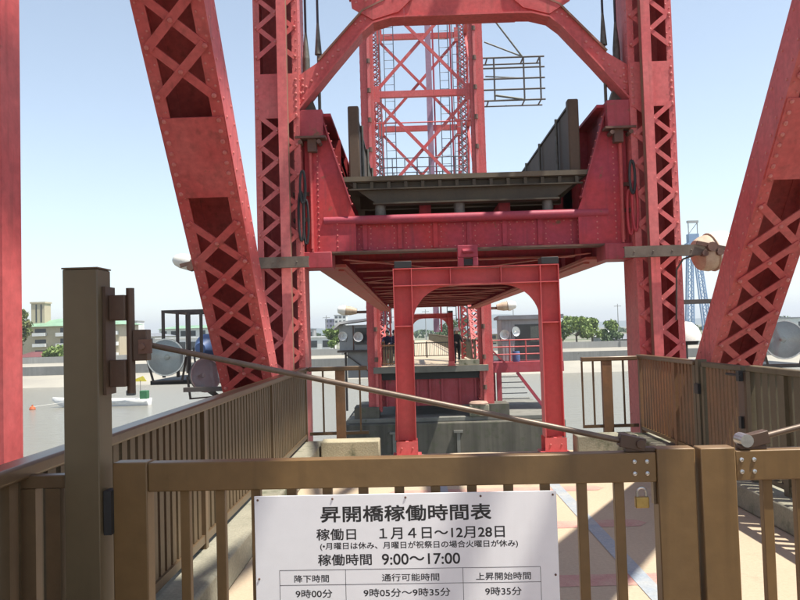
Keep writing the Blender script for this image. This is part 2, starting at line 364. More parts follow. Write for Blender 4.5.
def tower(name, label, yf, d, zt, near):
    """yf = face toward the river gap side seen by us; columns at yf..yf+.6 ; d=-1 rear legs toward the camera, +1 away"""
    T = thing(name, label, 'bridge tower', (AX, yf + .3, -2.0))
    yc = yf + .3
    yr = 0.28 if near else 41.4
    ydiag_top = yr
    for sgn in (-1, 1):
        x = AX + sgn * CU
        xn = x + sgn * .03
        mb = MB()
        laced(mb, (x, yc, -2), (x, yc, zt), 0.6, 0.58, sides='solid' if near else 'laced', solid=[(6.45, 7.05), (13.4, 13.9)], rivets=(1 if near else False), nsign=-1, back=near, dense=near)
        c = mb.build('column', 'red_sunlit', T)
        if not near: MB().box(x - .285, x + .285, yf - .028, yf - .016, -1.9, zt).build('face_plate', 'red', c)
        if near: flip = 1
        # guide rail stands proud of the river-side face
        mb = MB(); fy = yf - 0.17 if True else 0
        xr = AX + sgn * 2.4
        mb.box(xr - .06, xr + .06, fy, fy + .018, -1.9, zt); mb.box(xr - .015, xr + .015, fy + .018, yf - .03, -1.9, zt)
        mb.box(xr - .055, xr + .055, yf - .045, yf - .03, -1.9, zt)
        mb.build('guide_rail', 'red_sunlit', c)
        mb = MB(); xs = xr - sgn * .048
        mb.box(xs - .012, xs + .012, fy + .025, yf - .047, -1.9, zt); mb.build('rail_web', 'rust_l' if near else 'rust', c)
        if not near:
            for k in range(14):
                z = -1 + k * 1.35; MB().cyl((xr, fy + .01, z - .1), (xr, fy + .01, z + .1), .085, n=8).build('rail_clamp', 'rust', c)
        # rear leg
        if near:
            mb = MB(); mb.box(x - .3, x + .3, -.3, -.28, -2, zt); mb.box(x - .3, x + .3, .83, .85, -2, zt)
            for q in (-1, 1): mb.box(x + q * .282 - .008, x + q * .282 + .008, -.279, .829, -2, zt)
            mb.build('column', 'red', T)
        else:
            mb = MB(); laced(mb, (AX + sgn * 2.15, 42.6, -2), (AX + sgn * 2.45, yr, zt), 0.6, 0.5, rivets=False, sides='laced', nsign=-1); mb.build('column', 'red', T)
        # inclined strut from the column foot up to the rear leg
        mb = MB(); sl_ = 1.19
        if near:
            A = V((x, yc - .15, -1.75)); B = V((x, yr + .1, 1.0 + (7.93 - yr) * sl_ + .15))
            A = V((x, 10.2, 1.18 - (10.2 - 8.03) * sl_)); B = V((x, 2.5, 1.18 + (8.03 - 2.5) * sl_))
            # photo: the face toward the camera passes (7.83,1.06) and (5.45,3.97)
            nrm = V((0, sl_, 1)).normalized(); A = A + nrm * .1; B = B + nrm * .1
            L = (B - A).length; a = (B - A).normalized()
            tz = lambda z: (z - A.z) / a.z
            laced(mb, A, B, 0.54, 0.3, per=0.395, solid=[(tz(2.86), tz(3.42)), (tz(5.6), tz(6.1))], rivets=1, nsign=-1, fw=0.1, bw=.07, back=True, dense=True)
        else:
            laced(mb, (x - sgn * .12, yc + .2, -1.6), (AX + sgn * 2.2, yr + .6, 6.6), 0.54, 0.32, rivets=False, nsign=-1)
        mb.build('inclined_strut', 'red', T)
    x0 = AX - CU + .3; x1 = AX + CU - .3
    if near:
        ya, yb = yf + .06, yf + .26
        def mir(P, q): return [(AX + q * (x - AX), z) for x, z in P]
        LOW = [(-1.44, 4.57), (-.98, 5.12), (-.56, 5.60), (-.40, 5.73), (-.16, 5.795), (.02, 5.80)]
        TOP = [(.02, 6.02), (-.24, 6.02), (-.54, 5.88), (-.78, 5.62), (-1.15, 5.22), (-1.44, 5.03)]
        for q in (1, -1):
            lo_ = mir(LOW, q); tp = mir(TOP, q)
            mb = MB()
            for yy in (ya, yb): 
                for k in range(5):
                    mb.prism([(lo_[k][0], yy, lo_[k][1]), (lo_[k + 1][0], yy, lo_[k + 1][1]), (tp[4 - k][0], yy, tp[4 - k][1]), (tp[5 - k][0], yy, tp[5 - k][1])], (0, .025, 0))
            for k in range(8):
                f = k / 7; mb.rivet((AX + q * (-1.40 + .52 * f - AX), ya, 4.80 + .57 * f), (0, -1, 0), .022)
            for k in range(6): mb.rivet((AX + q * (-.64 + .34 * k / 5 - AX), ya, 5.72 + .17 * k / 5), (0, -1, 0), .02)
            for k in range(4): mb.rivet((AX + q * (-1.37 - AX), ya, 4.72 + k * .09), (0, -1, 0), .02)
            g = mb.build('haunch_plate', 'red', T)
            mb = MB()
            for k in range(5): mb.bar((lo_[k][0], (ya + yb) / 2, lo_[k][1] - .013), (lo_[k + 1][0], (ya + yb) / 2, lo_[k + 1][1] - .013), .30, .022, side=(0, 1, 0))
            mb.build('flange', 'red', g)
            mb = MB()
            for k in range(1, 4): mb.bar((tp[k][0], (ya + yb) / 2 + .01, tp[k][1] + .012), (tp[k + 1][0], (ya + yb) / 2 + .01, tp[k + 1][1] + .012), .30, .024, side=(0, 1, 0))
            mb.build('flange', 'rust_l', g)
            P = mir([(-.68, 5.93), (-.40, 5.76), (-.05, 5.86), (0.15, 6.05), (0.2, 6.6), (-.75, 6.6)], q)
            mb = MB(); mb.prism([(x, ya - .032, z) for x, z in P], (0, .03, 0))
            for k in range(6): mb.rivet((AX + q * (-.62 + .13 * k - AX), ya - .033, 6.0 + (.02 * k)), (0, -1, 0), .02)
            mb.build('gusset_plate', 'red', T)
        mb = MB()
        mb.box(.021, 1.549, ya, ya + .025, 5.80, 6.04); mb.box(.021, 1.549, yb, yb + .025, 5.80, 6.04); mb.build('chord', 'red', T)
        MB().box(.021, 1.549, ya - .05, yb + .075, 5.777, 5.799).build('flange', 'red', T)
        mb = MB(); mb.box(x0, x1, ya, yb, 8.2, 8.5)
        n = 6
        for i in range(n):
            a_ = x0 + (x1 - x0) * i / n; c_ = x0 + (x1 - x0) * (i + 1) / n
            z0_ = 6.1; mb.bar((a_, ya + .1, z0_ if i % 2 else 8.2), (c_, ya + .1, 8.2 if i % 2 else z0_), .1, .08, (0, 1, 0))
        mb.build('portal_lattice', 'red', T)
    if near:
        mb = MB(); mb.box(-2.6, -1.9, 3.6, 3.78, -2, 6.6); mb.box(-2.6, -1.93, 3.592, 3.5995, -2, 6.6)
        mb.build('hanger_post', 'red', T)
    # horizontals and cross bracing
    lv = [7.4, 12.4, 17.4] if not near else [8.8, 13.2, 16.4]
    zl = [z for z in lv if z <= zt]
    for fy, rear in ((yc, False), (yr, True)):
        for i, z in enumerate(zl):
            mb = MB(); off = 0.0
            mb.box(x0, x1, fy - .16, fy - .15, z - .14, z + .14); mb.box(x0, x1, fy - .149, fy + .06, z + .12, z + .14); mb.box(x0, x1, fy - .149, fy + .06, z - .14, z - .12)
            mb.build('horizontal_strut', 'red', T)
            zb = z - 5.0 if i == 0 else zl[i - 1]
            if near and i == 0: continue
            mb = MB()
            for q in (-1, 1):
                mb.bar((AX - q * 2.2, fy + q * .05, zb + .1), (AX + q * 2.2, fy + q * .05, z - .1), .14, .08, (0, 0, 1))
            mb.build('cross_brace', 'red', T)
            for q in (-1, 1):
                mb = MB(); X = AX + q * 2.08; mb.prism([(X - .14, fy - .18, z - .38), (X + .14, fy - .18, z - .38), (X + .14, fy - .18, z + .38), (X - .14, fy - .18, z + .38)], (0, .015, 0))
                mb.build('gusset_plate', 'red', T)
    for sgn in (-1, 1):
        x = AX + sgn * CU; mb = MB()
        ylo, yhi = (.851, yf) if near else (yf + .6, yr - .3)
        for i, z in enumerate(zl):
            if near and i == 0: z_prev = None
            if not (near and i == 0): mb.box(x - .1, x + .1, ylo, yhi, z - .12, z + .12)
            if i: mb.bar((x, ylo, zl[i - 1]), (x, yhi, z), .12, .08); mb.bar((x + .1, yhi, zl[i - 1]), (x + .1, ylo, z), .12, .08)
        mb.build('side_brace', 'red', T)
        if near:
            for z0, z1, ye in ((7.75, 8.15, yhi), (11.3, 12.5, 2.6)): MB().box(x - .12, x + .12, ylo, ye, z0, z1).build('side_girder', 'red', T)  # unseen girders added to shade sign and gate post, upper one cut short
    return T
near_tower = tower('lift_bridge_tower', 'near red riveted lift bridge tower with laced columns and inclined struts', 10.3, -1, 17.0, True)
far_tower = tower('lift_bridge_tower', 'far red lattice tower with ladders standing beyond the raised span', 35.0, 1, 22.0, False)
T = far_tower
def ladder(xa, xb, y, z0, z1, m='grey_rail', name='ladder'):
    mb = MB()
    for x in (xa, xb): mb.cyl((x, y, z0), (x, y, z1), .022, n=6)
    z = z0 + .3
    while z < z1: mb.cyl((xa, y, z), (xb, y, z), .014, n=5); z += .42
    return mb.build(name, m, T)
ladder(1.78, 2.22, 38.6, 2, 22); ladder(-1.0, -.52, 39, 2, 22)
ladder(2.5, 2.9, 39.6, 2, 22)
MB().box(1.08, 1.36, 38.3, 38.6, 1.5, 22).build('cable_duct', 'lilac', T)
MB().box(1.42, 1.5, 38.4, 38.5, 1.5, 22).build('guide_bar', 'red_purple', T)
MB().box(2.3, 2.38, 38.5, 38.58, 1.5, 22).build('guide_bar', 'red_purple', T)
for i, x in enumerate((-1.35, -1.2, 2.75, 3.0)): MB().cyl((x, 38 + .2 * i, 1), (x, 38 + .2 * i, 22), .025, n=6).build('hoist_rope', 'grey_rail', T)
mb = MB()
for y in (37.2, 40.6):
    mb = MB()
    for z in (9.0, 9.45, 9.9): mb.cyl((-1.3, y, z), (2.9, y, z), .025, n=6)
    for i in range(8):
        x = -1.3 + 4.2 * i / 7; mb.cyl((x, y, 8.4), (x, y, 9.9), .025, n=6)
    mb.build('platform_railing', 'grey_rail', T)
MB().box(-1.35, 2.95, 37.1, 40.7, 8.3, 8.4).build('platform', 'grey_rail', T)
MB().cyl((-1.4, 35.3, 11.1), (3, 35.3, 11.1), .03, n=6).build('tie_rod', 'red', T)
# floodlight gantry on the right of the far tower
G = MB()
for z in (11.95, 12.45, 12.95, 13.45, 13.93): G.cyl((3.5, 35.2, z), (6.4, 35.2, z), .04, n=6)
for x in (4.1, 5.45, 6.2): G.cyl((x, 35.2, 11.95), (x, 35.2, 13.93), .04, n=6)
for z in (11.95, 13.93): G.cyl((3.5, 36.1, z), (6.4, 36.1, z), .035, n=6); [G.cyl((x, 35.2, z), (x, 36.1, z), .035, n=6) for x in (3.8, 5.45, 6.2)]
g = G.build('lamp_gantry', 'frame', T)
G = MB(); G.cyl((3.7, 35.25, 16.4), (5.4, 35.2, 13.95), .04, n=6); G.cyl((3.7, 35.25, 14.7), (5.4, 35.2, 13.95), .035, n=6); G.cyl((3.7, 35.25, 13.1), (5.4, 35.2, 12.95), .03, n=6); G.cyl((4.1, 35.2, 12.2), (5.4, 35.2, 11.97), .05, n=6)
G.build('stay', 'socket', g)

# ------------------------------------------------------------------ lift span
SY0, SY1 = 10.48, 34.4
SP = thing('lift_span', 'raised red girder lift span with olive deck between the two towers', 'bridge span', (AX, SY0, 2.45))
for q in (-1, 1):
    u = lambda k: AX + q * k
    mb = MB(); lo, hi = sorted((u(1.95) - .008, u(1.95) + .008)); mb.box(lo, hi, SY0 + .02, SY1, 2.53, 4.5)
    y = SY0 + 1.2
    while y < SY1 - .3:
        for k in (-1, 1): mb.box(u(1.95 + k * .09) - .08, u(1.95 + k * .09) + .08, y, y + .014, 2.55, 4.48)
        y += 1.2
    g = mb.build('main_girder', 'red_deep', SP)
    a_, b_ = sorted((u(1.69), u(2.12))); MB().box(a_, b_, SY0 + .5, SY1, 2.49, 2.53).build('bottom_flange', 'rusty_red', g)
    a_, b_ = sorted((u(1.75), u(1.83))); MB().box(a_, b_, SY0 + .9, SY1, 2.465, 2.489).build('cover_plate', 'rusty_red', g)
    a_, b_ = sorted((u(1.8), u(2.19))); mb = MB(); mb.box(a_, b_, SY0 - .02, SY1, 4.5, 4.54)
    mb.build('top_flange', 'red_deep', g)
    # knee plates: the first one is the wide end plate
    y = SY0; first = True
    while y < SY1:
        Pts = [(u(2.17), 2.66), (u(2.17), 4.495), (u(1.93), 4.495), (u(1.56), 3.28), (u(1.5), 3.13), (u(1.5), 2.66)]
        if not first: Pts = [(u(1.93), 3.0), (u(1.93), 4.495), (u(1.86), 4.495), (u(1.56), 3.3), (u(1.56), 3.0)]
        mb = MB(); mb.prism([(x, y, z) for x, z in Pts], (0, .02, 0))
        if first:
            for k in range(22):
                z = 2.72 + k * .078; mb.rivet((u(2.0), y, z), (0, -1, 0), .013)
                if k < 6: mb.rivet((u(1.75), y, z), (0, -1, 0), .013)
            for k in range(11): mb.rivet((u(1.93 - .033 * k - .06), y, 4.38 - k * .108), (0, -1, 0), .013)
        kp = mb.build('knee_plate', 'red_deep', g)
        mb = MB(); mb.bar((u(1.915), y + .02, 4.47), (u(1.545), y + .02, 3.28), .14 if first else .09, .016, (0, 1, 0)); mb.build('knee_flange', 'red_old' if first else 'red_deep', kp)
        if first:
            mb = MB(); x = u(2.08); mb.box(x - .012, x + .012, y - .06, y - .001, 2.66, 4.2); mb.cyl((u(2.09), y - .05, 2.7), (u(2.09), y - .05, 4.2), .02, n=8); mb.build('stiffener', 'red', kp)
        first = False; y += 2.4
    # end block, lifting bracket, guide rollers
    a_, b_ = sorted((u(1.83), u(2.22))); MB().box(a_, b_, SY0 - .06, SY0 + .45, 2.44, 2.655).build('bearing_block', 'red_old', g, bevel=.01)
    a_, b_ = sorted((u(1.9), u(2.22))); lb = MB().box(a_, b_, SY0 - .16, SY0 + .4, 4.2, 4.56).build('lifting_bracket', 'red_old', g, bevel=.008)
    mb = MB(); a_, b_ = sorted((u(1.86), u(2.27))); mb.box(a_, b_, SY0 - .2, SY0 - .02, 4.17, 4.199); mb.box(u(2.05) - .06, u(2.05) + .06, SY0 - .14, SY0 - .03, 4.0, 4.169)
    mb.cyl((u(1.95), SY0 - .2, 4.12), (u(1.95), SY0 - .02, 4.12), .03, n=8); mb.cyl((u(2.2), SY0 - .2, 4.12), (u(2.2), SY0 - .02, 4.12), .03, n=8); mb.build('bracket_lug', 'rust', lb)
    mb = MB(); mb.prism([(u(2.17), SY0 + .05, 4.561), (u(1.98), SY0 + .05, 4.561), (u(2.12), SY0 + .05, 4.95), (u(2.17), SY0 + .05, 4.95)], (0, .12, 0)); mb.build('cable_lug', 'socket', lb)
    for z in (2.9, 3.35, 3.7):
        gr = MB(); gr.lathe([(0.03, -.05), (.17, -.05), (.19, 0), (.17, .05), (.03, .05)], (u(2.27), SY0 + .2, z), (1, 0, 0), 14); gr.build('guide_roller', 'dark', g)
    for z in (3.1, 3.45): MB().box(min(u(2.1), u(2.34)), max(u(2.1), u(2.34)), SY0 - .02, SY0 + .3, z - .025, z + .025).build('roller_bracket', 'rust', g)
    for k, (dx, zc, hz_) in enumerate(((2.15, 3.05, .30), (2.205, 3.12, .33), (2.17, 3.5, .22))):
        mb = MB(); P = [(u(dx + .035 * math.cos(t_)), SY0 - .17 - .045 * k, zc + hz_ * math.sin(t_)) for t_ in [2 * math.pi * i / 22 for i in range(22)]]
        for i in range(22): mb.cyl(P[i], P[(i + 1) % 22], .018, n=6)
        mb.build('cable_loop', 'dark' if (q < 0 or k == 2) else 'red_deep', g)
# end beam
mb = MB(); mb.box(AX - 1.82, AX + 1.82, SY0 + .1, SY0 + .115, 2.66, 3.06)
for x in (-.6, -.12, .36, .82, 1.3, 1.78): mb.box(x - .03, x + .03, SY0 + .075, SY0 + .099, 2.68, 3.04)
for i in range(34):
    x = AX - 1.75 + i * .106; mb.rivet((x, SY0 + .1, 2.70), (0, -1, 0), .012)
for i in range(34):
    mb.rivet((AX - 1.75 + i * .106, SY0 + .1, 3.0), (0, -1, 0), .012)
for xx in (-.68, -.52, -.2, -.04, .28, .44, .74, .9, 1.22, 1.38, 1.70, 1.86):
    for k in range(4): mb.rivet((xx, SY0 + .1, 2.76 + k * .07), (0, -1, 0), .011)
for xx in (-.95, -.85, -.75, 2.2, 2.3, 2.4):
    for k in range(5): mb.rivet((xx, SY0 + .1, 2.74 + k * .065), (0, -1, 0), .012)
eb = mb.build('end_beam', 'red_deep', SP)
MB().box(AX - 1.95, AX + 1.95, SY0 - .03, SY0 + .26, 2.635, 2.658).build('bottom_flange', 'rust', eb)
mb = MB(); mb.cyl((AX - 1.93, SY0 + .03, 3.08), (AX + 1.9, SY0 + .03, 3.08), .06, n=12)
mb.box(AX - 1.9, AX + 1.9, SY0 + .03, SY0 + .3, 3.062, 3.13); mb.build('top_flange', 'red_purple', eb)
mb = MB(); mb.box(.64, .91, SY0 - .12, SY0 - .02, 2.52, 2.68); mb.box(.64, .72, SY0 - .12, SY0 - .02, 2.40, 2.519); mb.box(.84, .91, SY0 - .12, SY0 - .02, 2.40, 2.519)
mb.cyl((.70, SY0 - .13, 2.60), (.85, SY0 - .13, 2.60), .03, n=8); mb.build('locking_hook', 'red_purple', eb, bevel=.008)
MB().box(.721, .839, SY0 - .1, SY0 - .04, 2.42, 2.5).build('hook_slot_fill', 'dark', eb)  # dark block filling the slot of the hook
y = SY0 + 1.2
i = 0
while y < SY1:
    mb = MB(); mb.box(AX - 1.68, AX + 1.68, y - .006, y + .006, 2.62, 3.1); mb.box(AX - 1.68, AX + 1.68, y - .09, y + .09, 3.1, 3.12)
    fb = mb.build('floor_beam', 'red_deep', SP); MB().box(AX - 1.68, AX + 1.68, y - .07, y + .07, 2.597, 2.619).build('beam_flange', 'rusty_red', fb)
    y += 1.6; i += 1
for uu in (-.55, .55): MB().box(AX + uu - .08, AX + uu + .08, SY0 + .3, SY1, 3.12, 3.3).build('stringer', 'red_deep', SP)
y = SY0 + .3
mb = MB()
while y < SY1 - 4.8:
    mb.bar((AX - 1.7, y, 2.575), (AX + 1.7, y + 4.8, 2.575), .07, .01, (1, 0, 0)); mb.bar((AX + 1.7, y, 2.562), (AX - 1.7, y + 4.8, 2.562), .07, .01, (1, 0, 0)); y += 4.8
mb.build('lateral_bracing', 'rusty_red', SP)
# deck
dk = MB().box(AX - 1.64, AX + 1.64, SY0 + .02, SY1, 3.59, 3.655).build('deck', 'olive', SP)
MB().box(AX - 1.66, AX + 1.66, SY0 - .02, SY0 + .019, 3.60, 3.665).build('edge_plank', 'olive_l', dk)
mb = MB(); mb.prism([(x, SY0 + .06, z) for x, z in ((AX - 1.6, 3.585), (AX + 1.6, 3.585), (AX + 1.22, 3.31), (AX - 1.22, 3.31))], (0, .02, 0))
for i in range(14):
    x = AX - 1.5 + i * 3.0 / 13; mb.box(x - .022, x + .022, SY0 - .0, SY0 + .059, 3.505, 3.588)
mb.box(AX - 1.58, AX + 1.58, SY0 - .005, SY0 + .059, 3.485, 3.503)
mb.box(AX - 1.26, AX + 1.26, SY0 + .0, SY0 + .2, 3.285, 3.309)
mb.build('deck_end_beam', 'olive', dk)
y = SY0 + 1.2
while y < SY1:
    MB().box(AX - 1.5, AX + 1.5, y - .06, y + .06, 3.4, 3.588).build('deck_beam', 'olive', dk); y += 1.2
for x in (-.38, .7, 1.9):
    MB().cyl((x, SY0 + .13, 3.131), (x, SY0 + .13, 3.284), .075, n=10).build('support_post', 'socket', dk)
for q in (-1, 1):
    xo = AX + q * 1.5
    mb = MB(); mb.box(xo - .02, xo + .02, SY0 + .2, SY1, 3.72, 4.6); pp = mb.build('parapet', 'panel', SP)
    y = SY0 + 1.0
    MB().box(xo - .075, xo + .075, SY0 + .06, SY0 + .2, 3.656, 4.66).build('end_post', 'panel', pp, bevel=.02)
    while y < SY1:
        MB().cyl((xo - q * .06, y, 3.656), (xo - q * .06, y, 4.63), .022, n=8).build('parapet_post', 'socket', pp); y += 1.5
    mb = MB(); mb.box(xo - .04, xo + .04, SY0 + .201, SY1, 4.601, 4.63); mb.build('handrail', 'frame', pp)

# lifting cables
k = 0
for q, side in ((-1, 'left'), (1, 'right')):
    for du, zl_, mid in ((2.13, 4.95, 'outer'), (1.96, 4.56, 'inner')):
        x = AX + q * du; c = thing('lifting_cable', f'{mid} dark steel cable of the pair at the {side} end of the raised span', 'cable', (x, SY0 + .11, zl_), group='steel cables that lift the span')
        MB().cyl((x, SY0 + .11, 5.6), (x, SY0 + .11, 17), .017, n=8).build('rope', 'cable', c)
        mb = MB()
        if zl_ > 4.8: mb.cyl((x, SY0 + .11, 5.1), (x, SY0 + .11, 5.35), .052, .05, 10); mb.cyl((x, SY0 + .11, 5.35), (x, SY0 + .11, 5.72), .05, .016, 10); mb.cyl((x, SY0 + .11, zl_), (x, SY0 + .11, 5.1), .03, n=8)
        else: mb.cyl((x, SY0 + .11, 5.4), (x, SY0 + .11, 5.85), .05, .016, 10); mb.cyl((x, SY0 + .11, zl_), (x, SY0 + .11, 5.4), .022, n=8)
        mb.build('socket', 'socket', c)

# ------------------------------------------------------------------ portal frames under the span ends
def portal(label, y):
    P = thing('portal_frame', label, 'gateway frame', (AX + .03, y, 0), group='red portal frames at the span ends')
    x0, x1 = -.215, 1.845; W = .235; H = 2.33; D = .125
    for q, xa in ((1, x0), (-1, x1)):
        o, i_ = xa, xa + q * W
        mb = MB(); a_, b_ = sorted((o, i_)); mb.box(a_ + .009, b_ - .009, y - .005, y + .005, .2, H)
        for x in (a_ + .0045, b_ - .0045): mb.box(x - .0045, x + .0045, y - D, y + D, .2, H)
        for z in (1.62,): mb.box(a_ + .01, b_ - .01, y - D + .01, y - .006, z - .007, z + .007)
        lg = mb.build('leg', 'red_clean', P)
        mb = MB(); mb.box(a_ - .015, b_ + .015, y - D - .03, y - D - .02, .02, .2); mb.box(a_ - .015, b_ + .015, y + D + .02, y + D + .03, .02, .2); mb.box(a_ + .1, b_ - .1, y - D - .019, y + D + .019, .02, .2)
        mb.box(a_ - .06, b_ + .06, y - D - .08, y + D + .08, 0, .019)
        for x in (a_ + .05, b_ - .05): mb.rivet((x, y - D - .03, .12), (0, -1, 0), .014)
        mb.build('foot', 'red_clean', lg)
        # brace fin at the foot and the arched corner plate
        mb = MB(); mb.prism([(o - q * .001, y - .006, .2), (o - q * .03, y - .006, .2), (o - q * .001, y - .006, 1.0)], (0, .012, 0)); mb.build('fin', 'red_clean', lg)
        r = .47; pts = [(i_, 2.115), (i_, 2.115 - r)]
        for k in range(1, 13):
            a = math.pi / 2 * k / 12; pts.append((i_ + q * r * (1 - math.cos(a)), 2.115 - r + r * math.sin(a) * .985))
        pts.append((i_ + q * r, 2.115))
        mb = MB(); mb.prism([(x, y - .007, z) for x, z in pts], (0, .014, 0)); mb.build('arch_plate', 'red_clean', P)
        MB().box(min(o, i_) + .02, max(o, i_) - .0, y - D, y + D, H + .012, H + .1).build('bearing_pad', 'dark', P, bevel=.006)
    mb = MB(); xa, xb = x0 + W, x1 - W
    mb.box(xa, xb, y - .005, y + .005, 2.13, H - .01)
    mb.box(x0, x1, y - D, y + D, H, H + .01); mb.box(x0 + .01, x1 - .01, y - D + .002, y + D - .002, 2.118, 2.129)
    for x in (.50, 1.13): mb.box(x - .005, x + .005, y - D + .01, y - .006, 2.13, H)
    mb.build('crossbeam', 'red_clean', P)
    return P
portal('red steel portal frame with arched corners under the near end of the raised span', 9.8)
portal('small distant red arched portal frame seen through the nearer one', 34.75)

# ------------------------------------------------------------------ railings of the near walkway
def slats(mb, x, y0, y1, z0, z1, sp=.108, wy=.034, wx=.036):
    n = max(1, round((y1 - y0) / sp))
    for i in range(n):
        y = y0 + (i + .5) * (y1 - y0) / n
        mb.box(x - wx / 2, x + wx / 2, y - wy / 2, y + wy / 2, z0, z1)
RH = 1.135
L_ = thing('railing', 'brown slatted railing along the left side of the walkway', 'railing', (-1.4, 3, .2))
xl = -1.385
ys = [-4.7, -2.25, .2, 2.62, 5.05, 7.5, 9.9]
MB().box(xl - .05, xl + .05, -4.8, 9.95, RH - .055, RH).build('top_rail', 'bronze_d', L_, bevel=.012)
MB().box(xl - .03, xl + .03, -4.8, 9.95, .24, .29).build('bottom_rail', 'bronze_d', L_)
for i, y in enumerate(ys):
    MB().box(xl - .035, xl + .035, y - .03, y + .03, .2, RH - .056).build('post', 'bronze_d', L_)
    if i:
        mb = MB(); slats(mb, xl, ys[i - 1] + .05, y - .05, .291, RH - .056, .105, .066, .036); mb.build('slat_panel', 'slat_dark', L_)
def endfence(label, xa, xb, posts, thin, z):
    E_ = thing('end_fence', label, 'railing', (xa, 9.95, .2))
    MB().box(min(xa, xb), max(xa, xb), 9.9, 10.0, z - .055, z).build('top_rail', 'bronze_d', E_, bevel=.01)
    MB().box(min(xa, xb), max(xa, xb), 9.93, 9.97, .27, .31).build('bottom_rail', 'bronze_d', E_)
    for x in posts: MB().box(x - .06, x + .06, 9.91, 9.99, .0, z - .056).build('post', 'slat', E_)
    mb = MB()
    for x in thin: mb.box(x - .011, x + .011, 9.94, 9.96, .311, z - .056)
    mb.build('balusters', 'bronze_d', E_)
endfence('short brown open fence across the walkway end beside the left railing', -1.33, -.58, (-.93,), (-1.15, -.68), RH)
endfence('short brown open fence across the walkway end beside the right railing', 2.83, 2.13, (2.45,), (2.14, 2.28, 2.66), 1.165)
xr = 2.885; RR = 1.18
R_ = thing('railing', 'brown and olive slatted railing with a small latched gate along the right side', 'railing', (2.9, 3, .2))
MB().box(xr - .045, xr + .045, 7.99, 10.0, RR - .05, RR).build('top_rail', 'bronze_d', R_, bevel=.01)
MB().box(xr - .03, xr + .03, 8.0, 9.95, .24, .28).build('bottom_rail', 'bronze', R_)
for y in (9.93, 8.62, 8.0): MB().box(xr - .035, xr + .035, y - .035, y + .035, .2, RR - .051).build('post', 'slat' if y > 8.1 else 'slat_olive', R_)
mb = MB(); slats(mb, xr, 8.68, 9.88, .281, RR - .051, .1, .06, .02); slats(mb, xr, 8.05, 8.57, .281, RR - .051, .1, .06, .02); mb.build('slat_panel', 'slat', R_)
sg = MB().box(xr - .03, xr + .03, 6.86, 7.8, RR - .06, RR - .01).build('wicket_gate', 'slat_olive', R_, bevel=.008)
mb = MB(); mb.box(xr - .03, xr + .03, 7.76, 7.82, .25, RR - .061); mb.build('gate_stile', 'slat_olive', sg)
MB().box(xr - .035, xr + .035, 6.8, 6.92, .25, RR - .061).build('lock_stile', 'brownsteel', sg)
mb = MB(); slats(mb, xr, 6.95, 7.74, .27, RR - .061, .09, .06, .02); mb.build('slat_panel', 'slat', sg)
mb = MB(); mb.cyl((xr - .06, 6.78, RR - .09), (xr - .06, 7.1, RR - .09), .012, n=8); mb.box(xr - .075, xr - .04, 6.8, 6.86, RR - .14, RR - .05); mb.build('latch', 'dark', sg); MB().box(xr - .06, xr - .036, 6.83, 6.88, .63, .73).build('keyhole_plate', 'dark', sg)
mb = MB(); mb.box(xr - .06, xr - .03, 7.83, 7.93, .85, .95); mb.build('hinge', 'dark', sg)
MB().box(xr - .045, xr + .045, 7.84, 7.92, .2, RR + .01).build('post', 'slat_olive', R_)
MB().box(xr - .045, xr + .045, -4.8, 6.74, RR - .05, RR).build('top_rail', 'slat_olive', R_, bevel=.01)
MB().box(xr - .03, xr + .03, -4.8, 6.74, .24, .28).build('bottom_rail', 'slat_olive', R_)
for y in (6.7, 6.1, 4.4, 2.62, .2, -2.25, -4.7): MB().box(xr - .04, xr + .04, y - .04, y + .04, .2, RR - .051).build('post', 'slat_olive', R_)
mb = MB(); slats(mb, xr, 5.85, 6.65, .281, RR - .051, .13, .10, .02); mb.build('slat_panel', 'slat_olive', R_)
mb = MB(); slats(mb, xr, 2.7, 5.8, .281, RR - .051, .13, .06, .03); mb.build('slat_panel', 'slat_olive', R_)
mb = MB(); slats(mb, xr, -4.6, 2.5, .281, RR - .051, .13, .06, .03); mb.build('slat_panel', 'slat_olive', R_)

